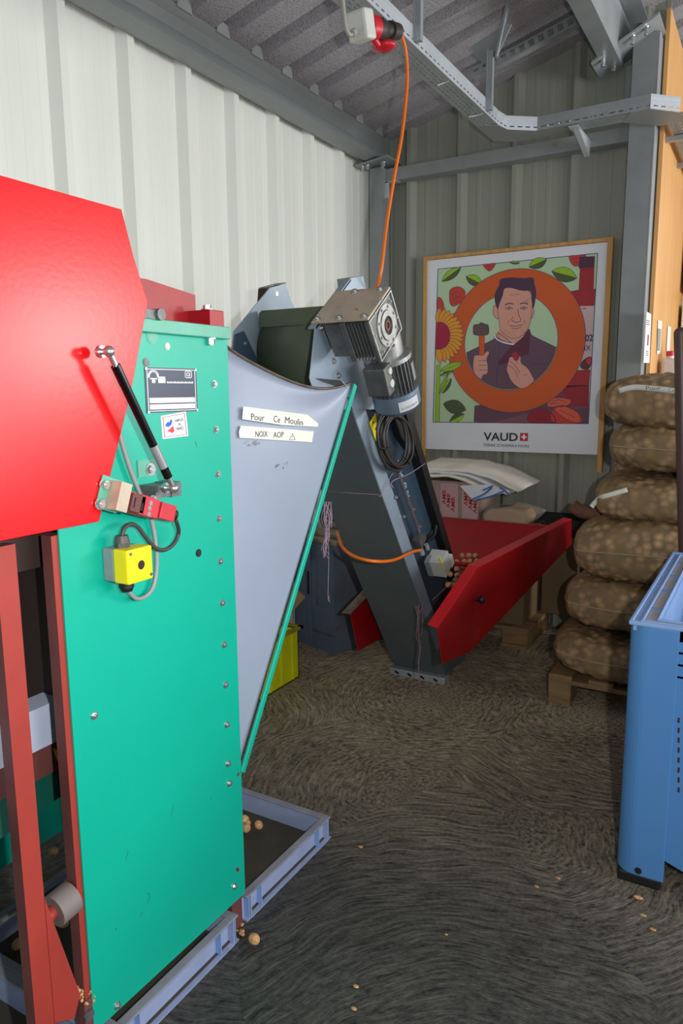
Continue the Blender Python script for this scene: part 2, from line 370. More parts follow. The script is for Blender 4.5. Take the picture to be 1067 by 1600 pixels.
# storeroom beyond: plywood partition and end wall
b = MB(); X0 = -0.60
ztop = [P(1030, 75, 0, X0), P(1067, 235, 0, X0)]
b.prism([(X0, 4.36, 0), (X0, 8.9, 0), (X0, 8.9, 3.32), (X0, 4.36, 3.32)], (-0.02, 0, 0))
part = b.build('wall_partition', M_ply); tag(part, kind='structure')
b = MB(); b.box((-0.6, 8.9, 0), (5.0, 8.98, 4.4)); tag(b.build('wall_far', mat('pale storeroom wall', (206, 202, 190), 0.7)), kind='structure')

# eave beam on the left wall
def sweepY(b, prof, y0, y1):
    n = len(prof); b.add([(x, y0, z) for x, z in prof]+[(x, y1, z) for x, z in prof], [(i, (i+1) % n, (i+1) % n+n, i+n) for i in range(n)]+[tuple(range(n)), tuple(range(2*n-1, n-1, -1))])
def thick(path, t):
    """closed outline of a thin folded sheet section from an open 2-D path"""
    pts = [Vector((p[0], p[1])) for p in path]; L_, R_ = [], []
    for i, p in enumerate(pts):
        d = (pts[min(i+1, len(pts)-1)]-pts[max(i-1, 0)]).normalized(); n = Vector((-d.y, d.x))*t/2
        L_.append(p+n); R_.append(p-n)
    return [(q.x, q.y) for q in L_]+[(q.x, q.y) for q in reversed(R_)]
b = MB()
sec = [(-2.300, 2.815), (-2.250, 2.800), (-2.185, 2.815), (-2.200, 2.860), (-2.235, 2.885), (-2.215, 2.925), (-2.190, 2.955), (-2.255, 2.966)]
sweepY(b, thick(sec, 0.004), -3.0, 4.36)
bm_ = b.build('eave_beam', M_galv_d, org=(-2.25, 0.5, 2.8)); tag(bm_, 'long galvanised steel eave beam running along the top of the left cream wall', 'beam')
for i in range(17):
    y = 0.11+0.192+0.245*i
    c = MB(); z = roofz(-2.22)
    c.prism([(-2.235, y-0.045, z-0.02), (-2.235, y+0.045, z-0.02), (-2.235, y+0.036, z+0.03), (-2.235, y-0.036, z+0.03)], (0.05, 0, 0.006))
    o = c.build('rib_closure', mat('pale foam closure', (150, 152, 152), 0.8), bm_)

# corner column
col = thing('steel_column', (-2.225, 4.30, 0), 'slim galvanised column in the corner where cream wall meets shaded back wall', 'column', 'galvanised columns')
b = MB(); pth = [(-2.268, 4.335), (-2.268, 4.25), (-2.184, 4.25), (-2.184, 4.335)]
sec2 = thick([(-2.262, 4.345), (-2.268, 4.25), (-2.184, 4.25), (-2.184, 4.345)], 0.005)
n = len(sec2); b.add([(x, y, 0) for x, y in sec2]+[(x, y, 2.775) for x, y in sec2], [(i, (i+1) % n, (i+1) % n+n, i+n) for i in range(n)]+[tuple(range(n)), tuple(range(2*n-1, n-1, -1))])
b.build('post', M_galv_d, col)
b = MB(); b.prism([(-2.32, 4.16, 2.775), (-2.10, 4.16, 2.800), (-2.10, 4.36, 2.800), (-2.32, 4.36, 2.775)], (0, 0, 0.008)); b.build('cap_plate', M_galv, col)
bolts(col, [(q[0], q[1], 2.780) for q in ((-2.25, 4.19), (-2.14, 4.19), (-2.16, 4.215), (-2.29, 4.20))], (0, 0, -1), 0.010, 0.022)

# big column by the poster
col = thing('steel_column', (-0.69, 4.30, 0), 'tall wide galvanised column between the framed poster and the plywood', 'column', 'galvanised columns')
b = MB()
x0, x1, ya, yb_ = -0.755, -0.628, 4.25, 4.36
sec3 = [(x0, ya), (x1, ya), (x1+0.0, ya+0.008), (x1, yb_), (x0, yb_)]
b.prism([(x0, ya, 0), (x1, ya, 0), (x1, yb_, 0), (x0, yb_, 0)], (0, 0, 3.18))
b.build('post', M_galv_d, col, bevel=0.003)
b = MB(); b.box((x1-0.003, ya-0.002, 0), (x1+0.003, ya+0.004, 3.17)); b.build('edge_strip', M_tray, col)
b = MB(); b.prism([(-0.93, 4.12, 3.045), (-0.62, 4.12, 3.20), (-0.62, 4.36, 3.20), (-0.93, 4.36, 3.045)], (0, 0, 0.012)); b.build('cap_plate', M_galv, col)
bolts(col, [(x, y, 3.047+(x+0.93)*0.5) for x, y in ((-0.88, 4.16), (-0.85, 4.28), (-0.74, 4.15), (-0.68, 4.16))], (0, 0, -1), 0.012, 0.035)

# roof purlin coming towards us over the column
b = MB(); b.prism([(-0.90, 2.4, 3.07), (-0.81, 2.4, 3.07), (-0.79, 2.4, 3.265), (-0.88, 2.4, 3.265)], (0, 1.93, 0)); b.box((-0.80, 2.4, 3.27), (-0.70, 4.33, 3.275))
tag(b.build('roof_purlin', M_galv, org=(-0.85, 3.4, 3.1)), 'deep galvanised purlin coming down onto the cap of the tall column', 'beam')
# added strip for the wall in shadow, dark left of the column
b = MB(); b.box((-0.80, 4.335, 2.72), (-0.757, 4.36, 3.08)); tag(b.build('wall_shade_strip', M_galv_d, org=(-0.78, 4.35, 2.72)), 'grey strip standing for wall shadow beside the top of the tall column', 'plate')

# rail along the gable
b = MB(); ra = thick([(4.36, 2.775), (4.30, 2.770), (4.30, 2.700), (4.36, 2.694)], 0.005)
n = len(ra); b.add([(-2.182, y, z) for y, z in ra]+[(-0.757, y, z) for y, z in ra], [(i, (i+1) % n, (i+1) % n+n, i+n) for i in range(n)]+[tuple(range(n)), tuple(range(2*n-1, n-1, -1))])
tag(b.build('wall_rail', M_galv_d, org=(-1.47, 4.33, 2.69)), 'horizontal galvanised rail across the shaded back wall above the poster', 'beam')
b = MB(); b.box((-2.182, 4.29, 2.60), (-2.155, 4.296, 2.70)); b.box((-2.182, 4.29, 2.69), (-2.10, 4.34, 2.695)); tag(b.build('angle_cleat', M_tray, org=(-2.17, 4.3, 2.6)), 'small bright angle cleat under the left end of the wall rail', 'bracket')

# perforated strut under the roof
b = MB(); A0 = Vector((-1.62, 4.06, roofz(-1.62)-0.02)); A1 = Vector((-0.62, 4.06, roofz(-0.62)-0.02))
A0 = P(738, 116, 1, 4.02); A1 = P(950, 3, 1, 4.02)
d = (A1-A0).normalized(); nrm = Vector((0, 1, 0)); up = d.cross(nrm)*-1
if up.z < 0: up = -up
for s_ in (0, 1):
    b.obox((A0+A1)/2+up*(0.0205 if s_ else -0.0205), d*(A1-A0).length/2, nrm*0.0015, up*0.0045)
k = 0; Ln = (A1-A0).length; step = 0.05
while k*step < Ln:
    c = A0+d*(k*step); b.obox(c, d*0.011, nrm*0.0015, up*0.017); k += 1
b.obox((A0+A1)/2+up*0.024+nrm*0.02, d*Ln/2, nrm*0.02, up*0.0015)
b.obox((A0+A1)/2-up*0.024+nrm*0.02, d*Ln/2, nrm*0.02, up*0.0015)
tag(b.build('strut_channel', M_galv, org=A0), 'perforated steel strut sloping along the roof above the cable tray', 'rail')

# ------------------------------------------------------------------ cable tray
zb, hT = 2.73, 0.062
ct = thing('cable_tray', (-1.2, 3.9, zb), 'perforated zinc cable tray hung under the roof, turning along the back wall', 'cable tray')
def perforated(b, c0, c1, wdir, rows, w, step, hole, t=0.0012, margin=0.012):
    """perforated floor between c0 and c1 (centre line); strips and rungs leave true slots"""
    c0, c1 = Vector(c0), Vector(c1); d = (c1-c0).normalized(); Ln = (c1-c0).length; wd = Vector(wdir); upv = d.cross(wd).normalized()
    # solid strips along, between the rows of slots
    gap = 0.006; pos = [(-w/2)+margin+(w-2*margin)*(i+0.5)/rows for i in range(rows)]
    edges = [-w/2]+[q for p_ in pos for q in (p_-gap/2, p_+gap/2)]+[w/2]
    for i in range(0, len(edges), 2):
        a, e = edges[i], edges[i+1]; b.obox((c0+c1)/2+wd*((a+e)/2), d*Ln/2, wd*((e-a)/2), upv*t)
    for r, p_ in enumerate(pos):
        q = (0.3 if r % 2 else 0.0)*step
        while q < Ln:
            ll = min(step-hole, Ln-q)
            b.obox(c0+wd*p_+d*(q+ll/2), d*ll/2, wd*(gap/2), upv*t); q += step
xr, xl = -1.298, -1.398
y0t, y1t = 1.2, 3.80
fb = MB(); perforated(fb, ((xr+xl)/2, y0t, zb), ((xr+xl)/2, y1t-0.03, zb), (1, 0, 0), 4, xr-xl, 0.040, 0.026); fb.build('tray_floor', M_galv, ct)
def rail(b, p0, p1, h, inward):
    p0, p1 = Vector(p0), Vector(p1); d = (p1-p0).normalized(); Ln = (p1-p0).length; upv = Vector((0, 0, 1)); iw = Vector(inward); c = (p0+p1)/2
    b.obox(c+upv*(0.006), d*Ln/2, iw*0.0008, upv*0.006)
    b.obox(c+upv*((0.018+h)/2), d*Ln/2, iw*0.0008, upv*((h-0.018)/2))
    q = 0
    while q < Ln:
        ll = min(0.018, Ln-q); b.obox(p0+d*(q+ll/2)+upv*0.015, d*ll/2, iw*0.0008, upv*0.003); q += 0.042
    b.obox(c+upv*(h+0.002)+iw*0.004, d*Ln/2, iw*0.005, upv*0.0018)
    b.obox(c+upv*(h-0.012)-iw*0.0014, d*Ln/2, iw*0.0006, upv*0.0012)
s1 = MB(); rail(s1, (xr, y0t, zb), (xr, 3.80, zb), hT, (-1, 0, 0)); s1.build('side_rail', M_tray, ct)
s1 = MB(); rail(s1, (xl, y0t, zb), (xl, 3.90, zb), hT, (1, 0, 0)); s1.build('side_rail', M_tray, ct)
# corner piece
cp = [(xl, 3.74), (xr, 3.80), (xr+0.02, 3.885), (-1.159, 3.985), (-1.0, 3.985), (-1.0, 4.09), (-1.30, 4.09), (xl, 4.02)]
c = MB(); c.prism([(x, y, zb-0.002) for x, y in cp], (0, 0, 0.0015)); c.build('corner_floor', M_galv_d, ct)
c = MB(); rail(c, (xr, 3.80, zb), (-1.285, 3.885, zb), hT, (-1, 0, 0)); rail(c, (-1.285, 3.885, zb), (-1.155, 3.985, zb), hT, (-0.6, 0.8, 0)); c.build('corner_rail', M_tray, ct)
# run along the back
fb = MB(); perforated(fb, (-1.155, 4.04, zb), (-0.62, 4.04, zb), (0, 1, 0), 4, 0.105, 0.040, 0.026); fb.build('tray_floor', M_galv, ct)
s1 = MB(); rail(s1, (-1.155, 3.985, zb), (-0.613, 3.972, zb), hT, (0, 1, 0)); s1.build('side_rail', M_galv, ct)
bolts(ct, [(-1.10+0.055*k, 3.982, zb+0.016) for k in range(9)], (0, -1, 0), 0.0045, 0.006)
cp = [(-0.76, 4.09), (-0.70, 3.972), (-0.613, 3.972), (-0.497, 4.095), (-0.497, 4.24), (-0.60, 4.24)]
c = MB(); c.prism([(x, y, zb-0.002) for x, y in cp], (0, 0, 0.0015)); c.build('corner_floor', M_galv_d, ct)
c = MB(); rail(c, (-0.613, 3.970, zb), (-0.497, 4.090, zb), hT, (-0.72, 0.69, 0)); c.build('corner_rail', M_tray, ct)
fb = MB(); perforated(fb, (-0.50, 4.10, zb), (-0.50, 7.4, zb), (1, 0, 0), 4, 0.12, 0.05, 0.02); fb.build('tray_floor', M_galv_d, ct)
s1 = MB(); rail(s1, (-0.44, 4.14, zb), (-0.44, 7.4, zb), hT, (-1, 0, 0)); rail(s1, (-0.56, 4.24, zb), (-0.56, 7.4, zb), hT, (1, 0, 0)); s1.build('side_rail', M_tray, ct)
for y in (4.42, 4.95, 5.5, 6.1):
    c = MB(); c.box((-0.60, y, zb-0.03), (-0.36, y+0.03, zb-0.006)); c.build('cross_bracket', M_galv, ct)
# wire ties under tray
c = MB(); c.tube([(-1.31, 3.17, zb-0.004), (-1.33, 3.17, zb-0.006), (-1.35, 3.15, zb-0.018)], 0.0025, 6); c.build('cable_tie', M_lgrey, ct); c = MB(); c.tube([(-1.31, 3.6, zb-0.004), (-1.34, 3.6, zb-0.008), (-1.37, 3.58, zb-0.014)], 0.0025, 6); c.build('cable_tie', M_lgrey, ct)
# bracket from the wall rail
b = MB(); q = P(905, 225, 1, 4.2)
b.prism([(-0.985, 4.30, zb-0.075), (-0.985, 4.02, zb-0.006), (-0.985, 4.30, zb-0.006)], (0.028, 0, 0)); b.box((-0.999, 3.99, zb-0.009), (-0.95, 4.30, zb-0.005))
tag(b.build('tray_bracket', M_tray, org=(-0.98, 4.3, zb-0.07)), 'bright wedge bracket holding the cable tray off the wall rail', 'bracket')
# hangers
for (px, py, yy, lab, ztip) in ((655, 60, 2.80, 'steel hanger dropping to the cable tray beside the red socket', 0), (767, 150, 3.62, 'steel hanger with angled foot plate nearest the cable tray bend', 0)):
    hg = thing('tray_hanger', (-1.29, yy, zb), lab, 'bracket', 'cable tray hangers')
    zt = 3.0
    b = MB(); b.box((-1.297, yy-0.012, zb+0.01), (-1.268, yy+0.012, zt)); b.box((-1.297, yy-0.018, zb+0.01), (-1.293, yy+0.018, zt)); b.build('stem', M_galv, hg)
    b = MB(); b.prism([(-1.40, yy+0.014, zt+0.045), (-1.33, yy+0.014, zt-0.035), (-1.26, yy+0.014, zt-0.03), (-1.19, yy+0.014, zt+0.10), (-1.22, yy+0.014, zt+0.108)], (0, 0.006, 0)); b.prism([(-1.26, yy-0.008, zt-0.03), (-1.25, yy-0.008, zt-0.03), (-1.185, yy-0.008, roofz(-1.185)+0.02), (-1.20, yy-0.008, roofz(-1.2)+0.02)], (0, 0.02, 0)); b.build('head_plate', M_galv, hg)
    b = MB(); bolt(b, (-1.30, yy+0.013, zt+0.01), (0, -1, 0), 0.011, 0.008); b.build('bolt', M_bolt, hg)

# ------------------------------------------------------------------ red socket and plug + orange cable
sk = thing('power_socket', (-1.36, 2.42, 2.62), 'white and red industrial power socket with plug, under the cable tray', 'socket')
c0 = P(590, 47, 0, -1.30)
ax = (P(640, 52, 0, -1.27)-P(575, 42, 0, -1.30)).normalized()
c_in = P(572, 42, 0, -1.30)
upv = Vector((0, 0, 1)); sd = ax.cross(upv).normalized(); u2 = sd.cross(ax).normalized()
b = MB(); b.obox(c_in-ax*0.030, ax*0.030, sd*0.040, u2*0.046); b.build('socket_body', M_lgrey, sk, bevel=0.01)
b = MB(); b.cyl(c_in, c_in+ax*0.045, 0.041, 24); b.build('socket_collar', mat('red socket plastic', (200, 30, 44), 0.35), sk)
b = MB(); b.cyl(c_in+ax*0.045, c_in+ax*0.08, 0.037, 24); b.cyl(c_in+ax*0.08, c_in+ax*0.125, 0.037, 24, 0.023); b.cyl(c_in+ax*0.125, c_in+ax*0.15, 0.023, 24); b.cyl(c_in+ax*0.15, c_in+ax*0.205, 0.031, 24, 0.027); b.build('plug', mat('dusty black plastic', (56, 50, 46), 0.5, 0, 0.3, 14), sk)
b = MB(); b.cyl(c_in+ax*0.205, c_in+ax*0.212, 0.022, 20); b.build('cable_clamp', M_greypl, sk)
b = MB(); b.sphere(c_in+ax*0.10-u2*0.052, 0.036, 16, 10, (1.25, 0.9, 0.5)); b.cyl(c_in+ax*0.035-u2*0.03, c_in+ax*0.06-u2*0.05, 0.013, 10); b.build('socket_lid', mat('red socket plastic', (200, 30, 44)), sk)
b = MB(); b.tube([c_in-ax*0.07-u2*0.02, c_in-ax*0.11-u2*0.03, c_in-ax*0.125, c_in-ax*0.12+u2*0.07], 0.007, 8); b.cyl(c_in-ax*0.075-u2*0.02, c_in-ax*0.095-u2*0.026, 0.012, 10); b.build('feed_cable', mat('pale grey cable', (150, 148, 138), 0.5), sk)

pl = c_in+ax*0.212
path = [pl-ax*0.01, pl+ax*0.012-Vector((0, 0, 0.002)), P(634, 80, 0, -1.28), P(636, 130, 0, -1.28), P(628, 210, 0, -1.27), P(617, 270, 0, -1.265), P(604, 350, 0, -1.26), P(594, 430, 0, -1.25), P(590, 470, 0, -1.31)+Vector((-0.03, 0, 0))]
b = MB(); b.tube(path, 0.0062, 10, 8)
tag(b.build('orange_power_cable', M_orange, org=pl), 'bright orange cable hanging from the red socket down behind the gearbox', 'cable', 'orange power cable')

# ================================================================== GREEN MACHINE
XP = -1.13          # outer face of the green side panel
XC = -1.088         # outer face of the red lid plate
pm = thing('walnut_machine', (-1.42, 1.1, 0), 'green and red walnut machine with pale grey feed hopper, standing at left', 'machine')
def yz(px, py, x=XP): q = P(px, py, 0, x); return Vector((x, q.y, q.z))
yR, yL = yz(380, 1300).y, yz(118, 1200).y
zT = yz(352, 520).z
b = MB(); b.prism([(XP, yL, 0.1), (XP, yR, yz(383, 1395).z), (XP, yR, zT), (XP, 1.0, zT)+() if False else (XP, yR, zT), (XP, yL-0.05, zT), (XP, yL-0.05, 1.12), (XP, yL, 1.10)][:2]+[(XP, yR, zT), (XP, yL+0.0, zT)], (-0.004, 0, 0))
panel = b.build('side_panel', M_green, pm)
# bolts
b_pts = [(331, 528), (334, 600), (337, 671), (340, 741), (342, 810), (344, 877), (347, 942), (350, 1007), (352, 1070), (354, 1132), (356, 1193), (358, 1224), (366, 1385), (147, 1118), (183, 1571)]
bo = MB(); bolt(bo, (XP, 0, 0), (1, 0, 0), 0.006, 0.004)
bm0 = None
for i, (x, y) in enumerate(b_pts):
    q = yz(x, y)
    if bm0 is None: bm0 = bo.build('bolt', M_bolt, panel); base = bm0
    o = base if i == 0 else base.copy()
    if i: COL.objects.link(o); o.parent = panel
    o.location = (0, q.y, q.z)
    s_ = 1.25 if i > 11 else 1.0; 
for (x, y, r, m_) in ((237, 526, 0.0115, M_green2), (261, 541, 0.006, M_lgrey), (228, 566, 0.007, M_alud), (310, 864, 0.007, M_black)):
    q = yz(x, y); b = MB(); b.cyl((XP-0.001, q.y, q.z), (XP+0.002, q.y, q.z), r, 20, smooth=False); b.ring((XP, q.y, q.z), (1, 0, 0), r, r*1.35, 0.0012, 20); b.build('hole_plug', m_, panel)
# scratches
b = MB()
for (x, y, dx, dy) in ((200, 1330, -4, 14), (234, 1400, -6, 16), (230, 1395, 4, 4), (222, 1425, -3, 8), (271, 1258, -4, 18), (180, 1450, 2, 3), (329, 1245, 1, 4), (305, 690, 3, 10)):
    a, c = yz(x, y), yz(x+dx, y+dy); dd = (c-a).normalized(); nn = Vector((1, 0, 0)).cross(dd)*0.0009
    b.face([a-nn+Vector((0.0004, 0, 0)), c-nn*0.4+Vector((0.0004, 0, 0)), c+nn*0.4+Vector((0.0004, 0, 0)), a+nn+Vector((0.0004, 0, 0))])
b.build('scratch_mark', mat('scratch', (40, 96, 84), 0.7), panel, fix=False)
b = MB()
for (x, y) in ((372, 1210), (370, 1358), (372, 1360)): 
    q = yz(x, y); b.cyl((XP, q.y, q.z), (XP+0.0006, q.y, q.z), 0.005, 10, smooth=False)
b.build('paint_chip', M_maroon, panel)

# green angle on top edge with clevis
q0, q1 = yz(236, 496, XP+0.012), yz(348, 514, XP+0.012)
b = MB(); za = zT+0.012
b.box((XP-0.004, q0.y-0.06, za-0.028), (XP+0.018, yR-0.008, za)); b.build('top_angle', M_green2, pm, bevel=0.002)
b = MB(); y_ = yz(247, 490, XP+0.02).y; z_ = yz(247, 490, XP+0.02).z
b.cyl((XP+0.0, y_, z_-0.002), (XP+0.03, y_, z_-0.002), 0.012, 16); b.box((XP+0.006, y_-0.05, z_-0.012), (XP+0.024, y_-0.008, z_+0.006)); b.build('rod_end', M_alud, pm)
b = MB(); q = yz(338, 487, XP-0.01); bolts(pm, [(XP-0.02, q.y-0.02, zT+0.050)], (0, 0, 1), 0.010, 0.008, 'top_bolt'); q = yz(336, 514, XP+0.02); bolts(pm, [(XP+0.007, q.y, za-0.028)], (0, 0, -1), 0.009, 0.012, 'top_bolt')
# red upper cover behind
b = MB(); X2 = -1.20
v = [yz(222, 505, X2), yz(222, 436, X2), yz(229, 436, X2), yz(305, 461, X2), yz(306, 492, X2)]
b.prism([(X2, 1.0, v[1].z+0.0), (X2, v[2].y, v[2].z), (X2, v[3].y, v[3].z), (X2, v[4].y, zT-0.01), (X2, 1.0, zT-0.01)], (-0.35, 0, 0)); b.build('upper_cover', M_red_d, pm)
b = MB(); b.box((-1.60, yR-0.055, zT+0.012), (XP-0.004, yR-0.004, zT+0.050)); b.build('top_bar', M_red_d, pm, bevel=0.002)

# data plate and sticker
M_plate = mat('dark blue grey plate', (62, 66, 84), 0.35, 0.2, 0.06, 10)
pc = [yz(223, 571), yz(304, 574), yz(306, 641), yz(229, 643)]
E3 = Vector((1, 0, 0))
c_ = (pc[0]+pc[1]+pc[2]+pc[3])/4; uu = Vector((0, 1, 0)); vv = Vector((0, 0, 1))
pw = (pc[1]-pc[0]).y; ph = (pc[0]-pc[3]).z
dp = MB(); o0 = Vector((XP, pc[3].y-0.001, pc[2].z-0.002)); dp.box((XP, o0.y, o0.z), (XP+0.0015, o0.y+pw, o0.z+ph)); plate = dp.build('data_plate', M_plate, pm)
def onp(u, v, d=0.0019): return Vector((XP+d, o0.y+pw*u, o0.z+ph*v))
b = MB(); b.use(M_white)
def rect(b, u0, v0, u1, v1, d=0.0019): b.face([onp(u0, v0, d), onp(u1, v0, d), onp(u1, v1, d), onp(u0, v1, d)])
for r in ((0.03, 0.03, 0.97, 0.045), (0.03, 0.955, 0.97, 0.97), (0.03, 0.03, 0.042, 0.97), (0.958, 0.03, 0.97, 0.97), (0.06, 0.075, 0.945, 0.185), (0.06, 0.215, 0.945, 0.33)): rect(b, *r)
for k in range(22):  # illegible small line
    rect(b, 0.40+k*0.024, 0.655, 0.416+k*0.024, 0.69 if k % 3 else 0.70)
rect(b, 0.235, 0.66, 0.37, 0.76); rect(b, 0.25, 0.77, 0.37, 0.80)
for k in range(11):
    a = pi*k/10; cx, cy = 0.15+0.085*cos(a), 0.80+0.12*sin(a); rect(b, cx-0.018, cy-0.022, cx+0.018, cy+0.022)
rect(b, 0.09, 0.74, 0.22, 0.765); rect(b, 0.12, 0.66, 0.18, 0.73)
for r in ((0.76, 0.78, 0.90, 0.795), (0.76, 0.93, 0.90, 0.945), (0.76, 0.78, 0.772, 0.945), (0.888, 0.78, 0.90, 0.945)): rect(b, *r)
text(b, 'x', 'CE', onp(0.79, 0.82, 0), uu, vv, width=pw*0.08, height=ph*0.085, bold=0.02, depth=0.0019, builder=b)
b.build('plate_print', None, plate, fix=False)
b = MB()
for (u, v) in ((0.02, 0.97), (0.98, 0.97), (0.03, 0.02), (0.98, 0.03)): q = onp(u, v, 0.0015); b.cyl(q, q+E3*0.0015, 0.003, 8)
b.build('rivet', M_bolt, plate)
# sticker
sc_ = [yz(251, 650), yz(290, 643), yz(294, 681), yz(254, 686)]
def bil(cn, u, v, d=0.0): # u right, v up
    p = (cn[3]*(1-u)+cn[2]*u)*(1-v)+(cn[0]*(1-u)+cn[1]*u)*v; return p+E3*d
b = MB(); b.prism([p for p in sc_], (0.0006, 0, 0)); st = b.build('sticker', M_white, pm)
b = MB(); b.use(mat('sticker red', (214, 50, 80), 0.5))
def srect(u0, v0, u1, v1, dd=0.0012): b.face([bil(sc_, u0, v0, dd), bil(sc_, u1, v0, dd), bil(sc_, u1, v1, dd), bil(sc_, u0, v1, dd)])
for r in ((0.06, 0.06, 0.94, 0.085), (0.06, 0.915, 0.94, 0.94), (0.06, 0.06, 0.085, 0.94), (0.915, 0.06, 0.94, 0.94)): srect(*r)
b.face([bil(sc_, u, v, 0.0012) for u, v in ((0.17, 0.30), (0.44, 0.50), (0.46, 0.26), (0.36, 0.20), (0.30, 0.26))])
b.use(mat('sticker blue', (40, 84, 200), 0.5)); b.face([bil(sc_, u, v, 0.0012) for u, v in ((0.12, 0.55), (0.22, 0.70), (0.30, 0.68), (0.36, 0.80), (0.42, 0.72), (0.36, 0.55), (0.24, 0.48))])
b.use(M_ink)
su = (sc_[1]-sc_[0]).normalized(); sv = (sc_[0]-sc_[3]).normalized(); W_ = (sc_[1]-sc_[0]).length
text(b, 'x', 'FABRIQUE', bil(sc_, 0.51, 0.62), su, sv, width=W_*0.36, height=W_*0.09, bold=0.01, depth=0.0012, builder=b)
text(b, 'x', 'EN', bil(sc_, 0.64, 0.46), su, sv, width=W_*0.10, height=W_*0.08, bold=0.01, depth=0.0012, builder=b)
text(b, 'x', 'FRANCE', bil(sc_, 0.55, 0.28), su, sv, width=W_*0.30, height=W_*0.09, bold=0.01, depth=0.0012, builder=b)
b.build('sticker_print', None, st, fix=False)

# red lid plate (front, tilting cover)
cv = [yz(x, y, XC) for x, y in ((190, 327), (209, 402), (231, 472), (205, 612), (155, 815))]
yy0 = 0.40
poly = [(XC, yy0, cv[0].z+0.004)]+[tuple(p) for p in cv]+[(XC, yy0, cv[-1].z)]
b = MB(); b.prism(poly, (-0.004, 0, 0)); lid = b.build('lid_plate', M_red, pm, bevel=0.001)
b = MB(); b.box((-1.62, yy0, cv[0].z-0.004), (XC-0.004, cv[0].y-0.03, cv[0].z)); b.box((-1.62, yy0, cv[-1].z-0.0), (-1.616, cv[0].y, cv[0].z)); b.build('lid_top', M_red, pm)
# gas spring
XS = -1.045
g0, g1 = yz(170, 549, XS), yz(271, 763, XS)
gd = (g1-g0).normalized(); gl = (g1-g0).length
gs = MB(); gs.cyl(g0+gd*0.028, g0+gd*(gl*0.22), 0.0092, 20); gs.cyl(g0+gd*(gl*0.22), g1-gd*0.028, 0.0088, 20); spring = gs.build('gas_spring', M_blackg, pm)
b = MB(); b.cyl(g0+gd*(gl*0.66), g0+gd*(gl*0.83), 0.0091, 20); b.build('label_wrap', M_silver, spring)
for q, s_ in ((g0, 1), (g1, -1)):
    b = MB(); b.sphere(q, 0.0105); b.cyl(q, q+gd*s_*0.032, 0.0058, 12); b.cyl(q-E3*0.030, q, 0.006, 12); b.cyl(q-E3*0.024, q-E3*0.016, 0.011, 16); b.build('ball_joint', M_bolt, spring)
# spring bracket on the panel
b = MB(); B0 = [yz(222, 742, XP+0.035), yz(256, 773, XP+0.035)]
a_, c2_ = yz(219, 745, XP+0.004), yz(253, 773, XP+0.004)
b.box((XP, a_.y, c2_.z+0.002), (XP+0.045, a_.y+0.045, c2_.z+0.028)); b.box((XP, a_.y+0.045, c2_.z+0.000), (XP+0.047, a_.y+0.075, c2_.z+0.030)); br = b.build('spring_bracket', M_alud, pm)
b = MB(); q = yz(216, 722, XP); b.box((XP, q.y-0.004, q.z-0.032), (XP+0.003, q.y+0.05, q.z+0.004)); b.build('bracket_foot', M_green2, br)
b = MB(); q = yz(233, 733, XP); bolt(b, (XP+0.003, q.y, q.z), (1, 0, 0), 0.009); b.build('bolt', M_bolt, br)
# interlock switch bracket on lid
def frame_(p0, p1, x):  # along direction in the YZ plane
    d = (p1-p0).normalized(); return d, E3.cross(d)
p0, p1 = yz(150, 765, XC), yz(265, 800, XC)
dI, nI = frame_(p0, p1, XC)   # nI points up-ish
if nI.z < 0: nI = -nI
cpt = yz(158, 770, XC+0.002)
b = MB(); q = yz(170, 772, XC+0.002); b.obox(q+E3*0.001, dI*0.026, nI*0.032, E3*0.002); ib = b.build('interlock_bracket', M_green2, pm, bevel=0.001)
b = MB(); q2 = yz(184, 776, XC+0.02); b.obox(q2, dI*0.014, nI*0.028, E3*0.018); b.build('bracket_flange', M_brown, ib, bevel=0.001)
bolts(ib, [yz(163, 757, XC+0.003), yz(156, 787, XC+0.003)], (1, 0, 0), 0.0085)
isw = MB()
for (px, py, hl, hn, m_) in ((205, 786, 0.018, 0.018, M_maroon), (219, 790, 0.019, 0.020, M_red_sw), (252, 799, 0.022, 0.017, M_red_sw)):
    isw.use(m_); isw.obox(yz(px, py, XC+0.012), dI*hl, nI*hn, E3*0.020)
isw.use(M_red_sw); isw.obox(yz(195, 783, XC+0.005), dI*0.010, nI*0.020, E3*0.02)
isw.use(M_red_sw); isw.obox(yz(233, 794, XC+0.010), dI*0.008, nI*0.019, E3*0.02)
sw = isw.build('interlock_switch', None, pm, bevel=0.0015)
b = MB()
for (x, y) in ((196, 778), (233, 786), (230, 803), (231, 794)): b.cyl(yz(x, y, XC+0.028), yz(x, y, XC+0.028)+E3*0.005, 0.005, 10)
q = yz(238, 780, XC+0.01); bolt(b, q, (1, 0, 0), 0.006); b.build('switch_screw', M_bolt, sw)
b = MB(); b.obox(yz(222, 792, XC+0.033), dI*0.002, nI*0.008, E3*0.0005); b.obox(yz(211, 785, XC+0.033), dI*0.001, nI*0.010, E3*0.0005); b.build('switch_slot', M_black, sw)
b = MB(); q = yz(266, 803, XC+0.012); b.cyl(q-dI*0.004, q+dI*0.012, 0.0125, 14); b.build('cable_gland', M_black, sw)
